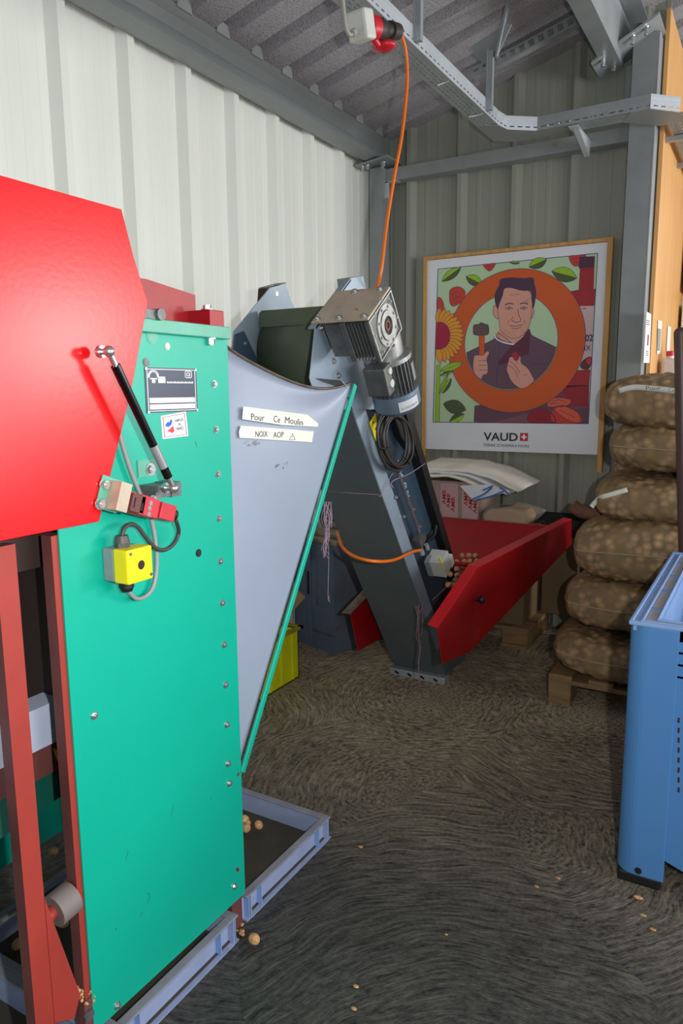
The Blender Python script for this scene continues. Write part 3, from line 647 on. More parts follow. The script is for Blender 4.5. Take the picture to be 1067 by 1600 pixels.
# push button box
yb0 = [yz(170, 860, XP), yz(185, 912, XP)]
XB = XP+0.070
fc = [yz(198, 857, XB), yz(238, 853, XB), yz(240, 903, XB), yz(202, 915, XB)]
yA, yBx = yz(199, 880, XB).y, yz(239, 880, XB).y; zA, zB = yz(218, 910, XB).z, yz(218, 856, XB).z
b = MB(); b.box((XP+0.03, yA, zA), (XB, yBx, zB)); pb = b.build('button_box', M_yel, pm, bevel=0.004)
b = MB(); b.box((XP, yA+0.001, zA+0.001), (XP+0.03, yBx-0.001, zB-0.001)); b.build('box_back', M_greypl, pb, bevel=0.003)
ym, zm = (yA+yBx)/2+0.001, (zA+zB)/2
b = MB(); b.ring((XB-0.001, ym, zm), (1, 0, 0), 0.0095, 0.0125, 0.0025, 24); b.build('button_ring', M_yel, pb)
b = MB(); b.cyl((XB-0.001, ym, zm), (XB+0.0006, ym, zm), 0.0095, 20, smooth=False); b.build('button', mat('dark button', (52, 40, 40), 0.3), pb)
b = MB()
for (u, v) in ((0.14, 0.88), (0.90, 0.14)): b.cyl((XB, yA+(yBx-yA)*u, zA+(zB-zA)*v), (XB+0.001, yA+(yBx-yA)*u, zA+(zB-zA)*v), 0.0035, 12, smooth=False)
b.build('cover_screw', M_alud, pb)
b = MB(); gx = XP+0.035; gy = yA+0.022
b.cyl((gx, gy, zB), (gx, gy, zB+0.010), 0.0145, 6, smooth=False); b.cyl((gx, gy, zB+0.010), (gx, gy, zB+0.024), 0.0155, 14, 0.012); b.build('cable_gland', mat('grey nylon', (78, 74, 72), 0.5), pb)
b = MB(); b.cyl((gx, gy+0.005, zA-0.014), (gx, gy+0.005, zA), 0.015, 14); b.cyl((gx, gy+0.005, zA-0.022), (gx, gy+0.005, zA-0.014), 0.011, 14, 0.014); b.build('cable_gland', M_black, pb)
# cables
b = MB(); b.tube([(gx, gy, zB+0.02), yz(194, 826, gx), yz(204, 819, gx), yz(216, 824, gx), yz(228, 840, gx), yz(243, 856, gx), yz(258, 859, gx), yz(272, 849, gx), yz(279, 832, gx), yz(276, 816, gx+0.02), yz(269, 804, XC+0.012)], 0.0045, 8, 6); b.build('switch_cable', mat('dusty black cable', (62, 58, 56), 0.5), pm)
b = MB(); xk = XP+0.012
b.tube([yz(186, 675, xk), yz(196, 710, xk), yz(208, 745, xk), yz(224, 783, xk), yz(236, 810, xk), yz(242, 840, xk), yz(245, 880, xk), yz(240, 915, xk), yz(227, 932, xk), yz(212, 935, xk+0.01), (gx, gy+0.005, zA-0.018)], 0.0045, 8, 6); b.build('control_cable', M_lightbar, pm)

# frame legs (front pair of the frame on this side)
def leg(y0, y1, name='frame_post'):
    b = MB(); XP = -1.1345; b.use(M_redox); b.face([(XP, y0, 0.0), (XP, y1, 0.0), (XP, y1, 1.16), (XP, y0, 1.16)])
    b.use(M_maroon); w = 0.028  # remaining faces take a darker red than the outer face
    b.face([(XP-w, y0, 0.0), (XP, y0, 0.0), (XP, y0, 1.16), (XP-w, y0, 1.16)]); b.face([(XP, y1, 0), (XP-w, y1, 0), (XP-w, y1, 1.16), (XP, y1, 1.16)])
    b.face([(XP-w, y1, 0), (XP-w, y0, 0), (XP-w, y0, 1.16), (XP-w, y1, 1.16)]); b.face([(XP-w, y0, 1.16), (XP, y0, 1.16), (XP, y1, 1.16), (XP-w, y1, 1.16)])
    b.face([(XP-w, y0, 0), (XP-w, y1, 0), (XP, y1, 0), (XP, y0, 0)])
    return b.build(name, None, pm)
l1a, l1b = yz(27, 1080, XP).y-0.008, yz(45, 1080, XP).y+0.012
l1a, l1b = yz(13, 1080).y, yz(45, 1080).y
leg(l1a, l1b); leg(yL-0.014, yL+0.03, 'frame_post')
l2 = yL-0.014
b = MB(); b.box((XP-0.05, yR-0.05, 0), (XP-0.006, yR-0.008, zT)); b.build('frame_post', M_maroon, pm)
for y in (l1a, yL, yR-0.05):
    b = MB(); b.box((-1.78, y, 0), (-1.74, y+0.045, 1.2)); b.build('frame_post', M_maroon, pm)
b = MB(); q = [yz(78, 1428), yz(128, 1560), yz(120, 1590), yz(85, 1590)]
b.prism([(XP-0.003, l1b, yz(78, 1400).z), (XP-0.003, yz(127, 1555).y, yz(127, 1555).z), (XP-0.003, yz(118, 1592).y, yz(118, 1592).z), (XP-0.003, l1b, yz(90, 1598).z)], (-0.006, 0, 0)); b.build('gusset', M_redox, pm)
b = MB(); b.box((XP-0.02, yL-0.02, 0.0), (XP-0.0005, yL+0.03, yz(140, 1560).z)); b.build('foot_plate', M_maroon, pm)
b = MB(); q = yz(138, 1585, XP); b.cyl((XP, q.y, q.z), (XP+0.006, q.y, q.z), 0.012, 6, smooth=False); b.build('foot_bolt', M_alud, pm)
# roller end seen between the posts
xr_ = -1.20; r0 = yz(84, 1428, xr_); r1 = yz(100, 1415, xr_)
XR = -1.150; rB = yz(97, 1414, XR)
rA = Vector((XR, l1b-0.004, rB.z-0.004)); rC = Vector((XR, yL-0.016, rB.z+0.004)); rB = rA+(rC-rA)*0.42
b = MB(); b.cyl(rA, rB, 0.0145, 20); b.build('roller_shaft', M_redox, pm)
b = MB(); b.cyl(rB, rC, 0.033, 24); b.build('roller', mat('grey rubber roller', (120, 110, 106), 0.6), pm)
b = MB(); b.cyl(yz(0, 1440, -1.30), yz(100, 1382, -1.30), 0.008, 10); b.build('tie_rod', M_alud, pm)
# inner bodywork
Mdk = mat('dark brown steel', (46, 30, 28), 0.7, 0, 0.2, 6)  # inner body is one very dark brown
Xi = -1.23
iz = lambda x, y, X=Xi: yz(x, y, X)
b = MB(); b.box((-1.80, 0.55, 0.10), (-1.784, yR, 1.16)); b.build('side_panel', M_green, pm)  # unseen far panel, added to darken the machine interior
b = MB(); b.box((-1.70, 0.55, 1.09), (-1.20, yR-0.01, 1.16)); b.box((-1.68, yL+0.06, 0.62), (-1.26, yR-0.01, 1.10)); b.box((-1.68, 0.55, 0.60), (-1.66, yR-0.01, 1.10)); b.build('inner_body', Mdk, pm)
b = MB(); b.box((-1.68, yL+0.10, 1.16), (-1.24, yR-0.01, zT-0.01)); b.build('upper_body', M_green, pm)
zw0, zw1 = iz(75, 1165).z, iz(75, 1100).z
b = MB(); b.box((Xi-0.06, 0.55, zw0), (Xi, iz(97, 1100).y, zw1)); b.build('pale_crossbeam', mat('pale blue grey paint', (186, 196, 218), 0.5, 0, 0.06, 10), pm)
zg1, zg0 = iz(80, 1208, Xi-0.02).z, iz(70, 1300, Xi-0.02).z
b = MB(); b.box((Xi-0.05, 0.55, zg1), (Xi-0.02, 1.30, zw0)); b.build('inner_plate', M_maroon, pm)
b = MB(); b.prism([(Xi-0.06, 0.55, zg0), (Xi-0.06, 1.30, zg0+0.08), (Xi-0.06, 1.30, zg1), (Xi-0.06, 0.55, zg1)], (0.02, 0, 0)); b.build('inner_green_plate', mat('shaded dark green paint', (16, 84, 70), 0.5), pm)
b = MB(); xx = Xi-0.018
b.use(M_yeld); b.prism([yz(83, 1169, xx), yz(108, 1178, xx), yz(112, 1206, xx), yz(93, 1199, xx)], (0.002, 0, 0)); b.use(M_ink); b.ring(yz(96, 1188, xx+0.003), (1, 0, 0), 0.007, 0.010, 0.0006, 20); b.face([yz(100, 1190, xx+0.0035), yz(107, 1188, xx+0.0035), yz(106, 1199, xx+0.0035), yz(98, 1199, xx+0.0035)])
b.build('warning_sticker', None, pm, fix=False)

# feed hopper: bulging side sheet with worn rolled edge
e0, e1 = yz(376, 1205), yz(551, 606)
lt = yz(352, 536)
topc = spline([yz(352, 536), yz(385, 555), yz(430, 577), yz(475, 597), yz(510, 607), yz(535, 606), yz(551, 600)], 6)
rows = []; nU = len(topc)
for j in range(25):
    t = j/24; row = []
    for i in range(nU):
        s_ = i/(nU-1); tp = topc[i]
        # bottom point on the sloping end bar line / panel edge
        yy = yR+(e1.y-yR)*s_
        zbot = e0.z+(e1.z-e0.z)*((tp.y-yR)/(e1.y-yR))
        z = tp.z*(1-t)+zbot*t
        bul = 0.032*math.exp(-((t)/0.16)**2)*sin(pi*min(1, max(0, s_*0.96+0.02)))
        row.append(Vector((XP-0.008-bul, tp.y, z)))
    rows.append(row)
b = MB(); b.grid(rows); hopper = b.build('hopper_sheet', M_greybl, pm, fix=False, solid=0.003)
b = MB(); b.tube([r+Vector((0.001, 0, 0.001)) for r in rows[0][::3]+[rows[0][-1]]], 0.0042, 8, 2); b.build('rolled_edge', M_worn, hopper)
b = MB(); b.add([rows[0][-1]+Vector((0, -0.05, 0.012)), rows[0][-1]+Vector((0, 0.0, -0.02)), rows[0][-1]+Vector((-0.10, 0.0, 0.01)), rows[0][-1]+Vector((-0.10, -0.04, 0.02))], [(0, 1, 2, 3)]); b.build('bent_lip', M_galv, hopper, solid=0.002)
bd = (yz(556, 599)-yz(378, 1204)).normalized(); pA, pB = yz(377, 1207, XP+0.002), yz(554, 600, XP+0.002); pd = Vector((0, -bd.z, bd.y))
b = MB(); w_ = 0.0095; cc_ = (pA+pB)/2; b.obox(cc_+pd*-0.004, (pB-pA)/2, pd*w_, E3*0.004); b.build('end_bar', M_green, hopper, bevel=0.003)
# sloping end plate, far side sheet
b = MB(); b.add([(XP-0.01, e0.y, e0.z), (XP-0.01, e1.y, e1.z), (-1.68, e1.y, e1.z), (-1.68, e0.y, e0.z)], [(0, 1, 2, 3)]); b.add([(-1.68, e0.y, e0.z), (-1.68, e1.y, e1.z), (-1.68, yR, zT-0.02)], [(0, 1, 2)]); b.build('hopper_back', M_greybl, pm, solid=0.003)
# tapes with handwriting
def tape_yz(name, corners, words, par, x=XP-0.004):
    cn = [yz(px, py, x) for px, py in corners]
    b = MB(); b.prism(cn, (0.0008, 0, 0)); o = b.build(name, M_paper, par)
    for (w, px0, py0, px1, h) in words:
        a = yz(px0, py0, x+0.0009); c = yz(px1[0], px1[1], x+0.0009); u = (c-a).normalized(); v = E3.cross(u)
        if v.z < 0: v = -v
        if w == '^':
            b = MB()
            for (s0, s1) in (((0, 0), (1, 0)), ((1, 0), (0.5, 1.25)), ((0.5, 1.25), (0, 0)), ((0.5, 0.35), (0.5, 0.8))):
                L_ = (c-a).length; q0 = a+u*L_*s0[0]+v*0.0135*s0[1]; q1 = a+u*L_*s1[0]+v*0.0135*s1[1]; dd = (q1-q0).normalized(); nn = E3.cross(dd)*0.0007
                b.face([q0-nn+E3*0.0004, q1-nn+E3*0.0004, q1+nn+E3*0.0004, q0+nn+E3*0.0004])
            b.build('warning_triangle', M_ink, o, fix=False)
        else: text(None, 'handwriting', w, a, u, v, width=(c-a).length, height=h, m=M_ink, parent=o, bold=0.0)
    return o
tape_yz('masking_tape', [(378, 655), (380, 635), (480, 648), (497, 662), (496, 667), (440, 664)], [('Pour', 392, 656, (413, 658), 0.016), ('Ce', 427, 659, (437, 661), 0.017), ('Moulin', 445, 661, (473, 665), 0.017)], hopper)
tape_yz('masking_tape', [(373, 675), (376, 665), (490, 674), (487, 691), (374, 684)], [('NOIX', 399, 683, (418, 682.5), 0.015), ('AOP', 427, 684, (443, 683.5), 0.015), ('^', 452, 687, (461, 687), 0)], hopper)
b = MB()
for i in range(26):
    random.seed(i+5); px = random.choice((430, 437, 445, 386, 402, 398))+random.uniform(-5, 5); py = (727 if px > 415 else 692)+random.uniform(-5, 5)
    q = yz(px, py, XP-0.0065); r = random.uniform(0.0006, 0.0016); b.face([q+Vector((0, -r, -2*r)), q+Vector((0, r, -2*r)), q+Vector((0, r, 2*r)), q+Vector((0, -r, 2*r))])
b.build('ink_residue', mat('faded brown ink', (116, 92, 84), 0.7), hopper, fix=False)

# ================================================================== ELEVATOR
XE, XE2 = -1.30, -1.575
el = thing('walnut_elevator', (-1.44, 3.25, 0), 'slanted grey steel elevator with motor on top and red intake hopper', 'machine')
def ez(px, py, x=XE): q = P(px, py, 0, x); return Vector((x, q.y, q.z))
ed = Vector((0, 0.568, -0.823)); en = Vector((0, 0.823, 0.568))   # down the slope, outward (upper side)
F0 = Vector((XE, 2.281, 1.349)); # fold line top
F0 = Vector((XE, 2.29, 1.375)); Fb = Vector((XE, 3.19, 0.075))
ed = (Fb-F0).normalized(); en = Vector((0, -ed.z, ed.y)); D = 0.395; Lf = (Fb-F0).length
WX = Vector((XE2-XE, 0, 0))
# underside plate and its upper section
sm_ = F0+ed*(Lf*0.32)
b = MB(); b.prism([sm_, Fb, Fb+WX, sm_+WX], -en*0.004); under = b.build('underside_plate', M_cas, el)
b = MB(); b.prism([F0-ed*0.10, sm_, sm_+WX, F0-ed*0.10+WX], -en*0.007); b.build('underside_plate', M_cas, el)
# side flange band, inset side plate, far side
b = MB(); b.prism([p_+Vector((-0.005, 0, 0)) for p_ in (F0-ed*0.0, Fb, Fb+en*0.085, F0-ed*0.0+en*0.085)], (-0.006, 0, 0)); flange = b.build('side_flange', M_casl, el)
b = MB(); b.prism([F0+en*0.085, Fb+en*0.085, Fb+en*(D-0.01)-ed*0.02, F0+en*(D-0.01)], (0, 0, 0)) if False else None
b = MB(); b.prism([Vector((XE-0.03, 0, 0))+q-Vector((0, 0, 0)) for q in (F0-ed*0.12+en*0.08, Fb+en*0.08, Fb+en*D-ed*0.12, F0-ed*0.12+en*D)] if False else [Vector((XE-0.035, q.y, q.z)) for q in (F0-ed*0.12+en*0.08, Fb+en*0.08, Fb+en*(D-0.03)-ed*0.1, F0-ed*0.12+en*(D-0.03))], (-0.004, 0, 0)); inset = b.build('side_plate', M_casd, el)
b = MB(); b.prism([Vector((XE2, q.y, q.z)) for q in (F0-ed*0.12, Fb, Fb+en*D-ed*0.1, F0-ed*0.12+en*D)], (-0.004, 0, 0)); b.build('side_plate', M_cas, el)
# rubber belt along the upper side, seen as black edge
b = MB()
for (o0_, o1_, xw) in ((D-0.055, D-0.03, 0.006), (D-0.02, D+0.004, 0.0)):
    b.prism([Vector((XE+xw, q.y, q.z)) for q in (F0+en*o0_, Fb+en*o0_-ed*0.22, Fb+en*o1_-ed*0.22, F0+en*o1_)], (XE2-XE-xw*2, 0, 0) if xw == 0 else (-0.05, 0, 0))
b.prism([Vector((XE-0.004, q.y, q.z)) for q in (F0-ed*0.05+en*(D-0.13), F0+en*(D-0.13)+ed*0.35, F0+en*(D-0.05)+ed*0.55, F0+en*(D-0.03)-ed*0.05)], (-0.03, 0, 0))
b.build('belt_cover', M_black, el)
# boot at the foot
b = MB(); bt = [Fb-ed*0.0, Fb+Vector((0, 0.03, -0.045)), Fb+Vector((0, 0.30, -0.045)), Fb+Vector((0, 0.34, 0.02)), Fb+en*D-ed*0.13, Fb+en*0.08-ed*0.15, Fb-ed*0.12]
b.prism([Vector((XE, q.y, q.z)) for q in bt], (XE2-XE, 0, 0)); b.build('boot', M_cas, el, bevel=0.004)
b = MB(); z0 = 0.02; b.prism([(XE+0.012, Fb.y-0.012, 0.0), (XE+0.012, Fb.y-0.012, 0.035), (XE2-0.014, Fb.y-0.012, 0.035), (XE2-0.014, Fb.y-0.012, 0.0)], (0, 0.06, 0)); b.build('foot_bar', M_galv, el, bevel=0.004)
b = MB()
for k in range(4): x = XE2+0.03+k*0.07; b.obox((x, Fb.y-0.014, 0.018), Vector((0.010, 0, -0.005)), (0, 0.001, 0), Vector((0.002, 0, 0.005)))
b.build('foot_slot', M_black, el)
# head plates
def headplate(x, th, m_):
    pts = [(553, 640), (500, 640), (485, 595), (484, 590), (493, 510), (548, 434), (567, 431), (575, 460), (600, 520), (640, 640)]
    q = [ez(px, py) for px, py in pts]
    b = MB(); b.prism([Vector((x, v.y, v.z)) for v in q], (th, 0, 0)); o = b.build('head_plate', m_, el, bevel=0.001)
    # folded ear
    e = [ez(548, 434), ez(567, 431), ez(573, 452), ez(560, 462)]
    return o
hp1 = headplate(XE, -0.004, M_casl)
b = MB(); a_, c_2 = ez(493, 512), ez(548, 436); b.prism([a_, c_2, c_2+Vector((-0.03, 0, 0)), a_+Vector((-0.03, 0, 0))], (0, 0.003, -0.004)); b.build('plate_fold', M_casl, hp1)
b = MB(); a_, c_2 = ez(548, 434, XE)-E3*0.006, ez(568, 431, XE)-E3*0.006; b.prism([a_, c_2, c_2+Vector((0.0, 0.018, -0.06)), a_+Vector((0, 0.018, -0.06))], (-0.05, 0, 0)); b.build('plate_ear', M_galv_d, hp1)
bolts(hp1, [ez(x, y) for (x, y) in ((534, 460), (508, 504), (502, 512), (521, 564), (528, 587), (555, 459))], (1, 0, 0), 0.008)
hp2 = headplate(XE2-0.06, -0.004, M_casl)
b = MB()
q = [ez(485, 595), ez(493, 510), ez(530, 560), ez(560, 640)]; b.prism([Vector((XE2-0.055, v.y, v.z)) for v in (ez(487, 570), ez(493, 515), ez(505, 510), ez(540, 600), ez(530, 640))], (0.004, 0, 0)); b.build('stiffener', M_casd, hp2)
b = MB(); q = ez(501, 520); bolt(b, (XE2-0.055, q.y+0.02, q.z-0.02), (1, 0, 0), 0.009); q = ez(555, 448); b.cyl((XE2-0.06, q.y, q.z), (XE2-0.0595, q.y, q.z), 0.010, 4, smooth=False); b.build('bolt', M_bolt, hp2)
b = MB(); a_, c_2 = ez(545, 438), ez(568, 431); X_ = XE2-0.06; b.prism([Vector((X_, a_.y, a_.z)), Vector((X_, c_2.y, c_2.z)), Vector((X_, c_2.y, c_2.z))+Vector((-0.05, 0, 0.0)), Vector((X_, a_.y, a_.z))+Vector((-0.05, 0, 0))], (0, 0, 0.004)); b.prism([Vector((X_-0.05, a_.y-0.01, a_.z-0.06)), Vector((X_-0.05, c_2.y, c_2.z)), Vector((X_-0.05, a_.y, a_.z))], (-0.003, 0, 0)); b.build('plate_ear', M_worn, hp2)
# belt over the head drum
cD = Vector((0, 2.33, 1.56)); rD = 0.15
b = MB(); rr = []
for k in range(25):
    a = pi*(-0.30+1.15*k/24)   # around the drum, facing us
    rr.append((cD.y-rD*cos(a), cD.z+rD*sin(a)))
rr = [(cD.y-0.06, cD.z-0.26)]+rr
rows_ = [[(XE-0.012, y, z) for y, z in rr], [(XE2-0.045, y, z) for y, z in rr]]
b.grid(rows_); b.build('belt', M_belt, el, fix=False, solid=0.006)
b = MB(); b.prism([(XE-0.01, 2.20, 1.70), (XE2-0.05, 2.20, 1.70), (XE2-0.05, 2.215, 1.71), (XE-0.01, 2.215, 1.71)], (0, 0, -0.05)); b.build('belt_cleat', M_belt, el)
b = MB(); b.cyl((XE-0.01, cD.y, cD.z), (XE2-0.04, cD.y, cD.z), 0.13, 28); b.build('drum', M_alud, el)

# gearbox and motor on the near side
XG = -1.10
gf = [Vector((XG, P(x, y, 0, XG).y, P(x, y, 0, XG).z)) for x, y in ((608.4, 452.8), (625.8, 513.7), (594.3, 566.2), (573.7, 503.4))]
gc = sum(gf, Vector())/4
gt, gr, gb_, gl_ = gf
b = MB(); b.prism([gc+(p-gc)*0.97 for p in gf], (-0.016, 0, 0)); b.prism([gc+(p-gc)*0.97+Vector((-0.085, 0, 0)) for p in gf], (-0.022, 0, 0)); gbx = b.build('gearbox', M_alud, el, bevel=0.003)
b = MB(); b.prism([gc+(p-gc)*0.80+Vector((-0.012, 0, 0)) for p in gf], (-0.16, 0, 0)); b.build('gear_core', M_alud, gbx)
fins = MB()
for k in range(5):
    x = -0.026-k*0.012; fins.prism([gc+(p-gc)*0.93+Vector((x, 0, 0)) for p in gf], (-0.004, 0, 0))
fins.build('cooling_fins', M_alud, gbx)
# bright rim of the square face
rim = MB()
for i in range(4):
    a, c = gf[i], gf[(i+1) % 4]; ai, ci = gc+(a-gc)*0.94, gc+(c-gc)*0.94
    rim.prism([a, c, ci, ai], (0.006, 0, 0))
rim.build('face_rim', M_alu, gbx)
b = MB(); hub = gc+Vector((0.0, 0.012, 0.002)); b.ring(hub, (1, 0, 0), 0.050, 0.068, 0.004, 32); b.ring(hub, (1, 0, 0), 0.030, 0.048, 0.008, 32); b.build('hub_ring', M_alu, gbx)
b = MB(); b.cyl(hub-E3*0.002, hub+E3*0.003, 0.031, 28, smooth=False); b.build('shaft_seal', M_black, gbx)
b = MB(); b.ring(hub, (1, 0, 0), 0.010, 0.018, 0.006, 20); b.build('hollow_shaft', mat('rusty shaft', (112, 72, 56), 0.5, 0.5), gbx)
b = MB()
bolts(gbx, [hub+Vector((0, cos(2*pi*k/8)*0.059, sin(2*pi*k/8)*0.059)) for k in range(8)]+[gc+Vector((0, cos(a)*0.084, sin(a)*0.084)) for a in (0.4, 1.2, 2.0, 2.8, 3.6, 4.5, 5.5)], (1, 0, 0), 0.005, 0.005, 'face_bolt', M_alu)
# bracket plate on the upper left face of the gearbox (torque arm)
b = MB(); top0, top1 = ez(497, 500), ez(545, 462)
e1_, e2_ = gl_+Vector((0.006, -0.003, 0.004)), gt+Vector((0.006, -0.003, 0.004))
dirv = (e2_-e1_)
b.prism([e1_, e2_, Vector((XE+0.0, e2_.y, e2_.z))+Vector((0, 0.0, 0)), Vector((XE, e1_.y-0.0, e1_.z))], Vector((0, -0.006, 0.005))); ta = b.build('torque_plate', M_brown, el, bevel=0.001)
b = MB(); nn = Vector((0, -0.62, 0.78)).normalized()
pn = E3.cross(dirv).normalized()
if pn.z < 0: pn = -pn
bolts(ta, [e1_+dirv*u+Vector((-0.2*t, 0, 0))+pn*0.006 for (u, t) in ((0.08, 0.10), (0.08, 0.55), (0.92, 0.15), (0.92, 0.62), (0.08, 0.95))], pn, 0.009)
# motor
md = (gb_-gt).normalized(); md = Vector((0, 0.46, -0.888)).normalized(); mn = Vector((0, -md.z, md.y))
m0 = Vector((-1.185, 2.33, 1.575)); 
b = MB(); b.cyl(m0-md*0.06, m0+md*0.035, 0.062, 28, 0.060); b.cyl(m0+md*0.035, m0+md*0.05, 0.085, 28); mot = b.build('motor', M_alu, el)
b = MB(); b.cyl(m0+md*0.05, m0+md*0.17, 0.066, 28)
for k in range(32):
    a = 2*pi*k/32; rad = E3*cos(a)+mn*sin(a); tn = md.cross(rad); b.obox(m0+md*0.11+rad*0.074, md*0.060, rad*0.009, tn*0.0016)
b.build('cooling_fins', M_alud, mot)
b = MB(); b.cyl(m0+md*0.165, m0+md*0.225, 0.086, 32); b.cyl(m0+md*0.225, m0+md*0.245, 0.086, 32, 0.066); b.build('fan_cover', mat('blue grey motor paint', (112, 130, 146), 0.4, 0.4, 0.15, 8), mot)
b = MB(); b.obox(m0+md*0.085-mn*0.088, E3*0.042, md*0.052, mn*0.03); tb = b.build('terminal_box', M_alud, mot, bevel=0.005)
b = MB(); b.cyl(m0+md*0.10-mn*0.088+E3*0.042, m0+md*0.10-mn*0.088+E3*0.047, 0.014, 18); b.cyl(m0+md*0.055-mn*0.085+E3*0.042, m0+md*0.055-mn*0.085+E3*0.048, 0.012, 18); b.build('gland_plug', M_lgrey, mot)
b = MB()
def mwrap(a0, a1, t0, t1, r):
    rows__ = []
    for j in range(2):
        rows__.append([m0+md*(t0 if j == 0 else t1)+(E3*cos(a)+mn*sin(a))*r for a in [a0+(a1-a0)*i/8 for i in range(9)]])
    b.grid(rows__)
b = MB(); mwrap(0.0, 0.7, 0.07, 0.135, 0.085); b.build('rating_plate', M_silver, mot, fix=False)
b = MB(); mwrap(-1.05, -0.1, 0.183, 0.222, 0.0885); b.build('paper_label', mat('worn paper label', (196, 198, 200), 0.5), mot, fix=False)
b = MB(); 
for i in range(18):
    random.seed(i); a = -0.95+i*0.043; w = random.choice((0.008, 0.014)); 
    b.add([m0+md*0.214+(E3*cos(a)+mn*sin(a))*0.0892, m0+md*0.206+(E3*cos(a)+mn*sin(a))*0.0892, m0+md*0.206+(E3*cos(a+w)+mn*sin(a+w))*0.0892, m0+md*0.214+(E3*cos(a+w)+mn*sin(a+w))*0.0892], [(0, 1, 2, 3)])
b.build('label_bars', M_ink, mot, fix=False)

# coil of black cable hanging under the motor
XK = XE+0.025
def coil_path(cx, cy, rx, ry, tilt, x):
    pts = []
    for k in range(14):
        a = 2*pi*k/14; u, v = rx*cos(a), ry*sin(a)
        pts.append(ez(cx+u*cos(tilt)-v*sin(tilt), cy+u*sin(tilt)+v*cos(tilt), x))
    return pts
cb = thing('cable_coil', tuple(ez(617, 690, XK)), 'coiled black cable hanging on the elevator just below the motor', 'cable')
for k, (cx, cy, rx, ry) in enumerate(((614, 686, 24, 47), (617, 688, 22, 44), (615, 690, 25, 46), (619, 686, 19, 40), (616, 692, 26, 42), (621, 688, 17, 36), (612, 683, 22, 44), (622, 690, 23, 40))):
    b = MB(); b.tube(coil_path(cx, cy, rx, ry, -0.13, XK+0.008*(k % 4)+0.004*(k//4)), 0.0058, 8, 4, True); b.build('cable_turn', mat('dull black cable', (44, 41, 40), 0.5, 0, 0.2, 12), cb)
b = MB(); b.tube([ez(596, 700, XK+0.04), ez(604, 702, XK+0.045), ez(612, 698, XK+0.045)], 0.003, 6); b.tube([ez(628, 712, XK+0.04), ez(636, 718, XK+0.045), ez(640, 726, XK+0.04)], 0.003, 6); b.build('tie', M_black, cb)
# yellow warning sticker behind the coil
b = MB(); xx = XE+0.001; b.use(M_yel); b.prism([ez(577, 661, xx), ez(586, 646, xx), ez(597, 700, xx), ez(592, 703, xx)], (0.0008, 0, 0)); b.use(M_ink)
for (x, y) in ((583, 660), (587, 670), (590, 682), (592, 692)): q = ez(x, y, xx+0.0015); b.face([q+Vector((0, -0.008, -0.006)), q+Vector((0, 0.008, -0.002)), q+Vector((0, 0.002, 0.008))])
b.build('warning_sticker', None, el, fix=False)
# tension rod, block, screws
r0_, r1_ = ez(622, 738, XE+0.006), ez(657, 836, XE+0.006)
b = MB(); b.cyl(r0_, r1_, 0.0068, 12); rod = b.build('tension_rod', M_bolt, el)
b = MB(); q = ez(655, 843, XE+0.01); b.obox(q, ed*0.022, en*0.03, E3*0.018); b.cyl(q, q+ed*0.09, 0.006, 10); b.build('rod_block', M_alud, rod)
bolts(el, [ez(x, y, XE+0.0 if x < 640 else XE-0.034) for (x, y) in ((618, 777), (631, 807), (646, 796), (656, 823))], (1, 0, 0), 0.006, name='screw')
b = MB(); b.tube([ez(680, 800, XE-0.01), ez(682, 815, XE-0.01), ez(678, 835, XE-0.01), ez(668, 846, XE-0.0), ez(664, 856, XE+0.01)], 0.009, 8); b.build('hose', M_black, el)
# AMB lettering up the side plate
qa = ez(640, 775, XE-0.034); 
text(None, 'lettering', 'AMB', qa, -ed, E3.cross(-ed), height=0.035, width=0.085, m=mat('pale blue print', (150, 190, 222), 0.5), parent=inset, bold=0.02, depth=0.0012)
text(None, 'lettering', 'AMB', qa-ed*0.12, -ed, E3.cross(-ed), height=0.035, width=0.085, m=mat('pale blue print', (0, 0, 0)), parent=inset, bold=0.02, depth=0.0012)
# switch box
b = MB(); sc0 = ez(684, 880, XE+0.05); sbx = MB()
sbx.obox(ez(686, 880, XE+0.045), ed*0.048, en*0.040, E3*0.040); sb = sbx.build('switch_box', M_lgrey, el, bevel=0.003)
b = MB(); b.obox(ez(672, 884, XE+0.012), ed*0.045, en*0.022, E3*0.012); b.build('box_mount', M_greypl, sb)
b = MB(); b.obox(ez(697, 878, XE+0.050)+en*0.012, ed*0.028, en*0.016, E3*0.026); b.build('cover_block', M_white, sb)
b = MB(); b.obox(ez(690, 880, XE+0.088), ed*0.034, en*0.004, E3*0.002); b.build('yellow_strip', M_yel, sb)
b = MB(); q = ez(660, 866, XE+0.025); b.cyl(q, q-ed*0.028, 0.011, 12); q = ez(668, 858, XE+0.02); b.cyl(q, q-ed*0.03, 0.010, 12); b.build('cable_gland', M_greypl, sb)
# orange cable, lower stretch
path = [ez(527, 832, XE2-0.03), ez(535, 855, -1.45), ez(555, 870, -1.36), ez(585, 877, XE+0.012), ez(615, 875, XE+0.015), ez(645, 862, XE+0.018), ez(660, 860, XE+0.025)]
b = MB(); b.tube(path, 0.0068, 10, 8); tag(b.build('orange_power_cable', M_orange, org=path[-1]), 'orange cable looping round the elevator into its pale switch box', 'cable', 'orange power cable')

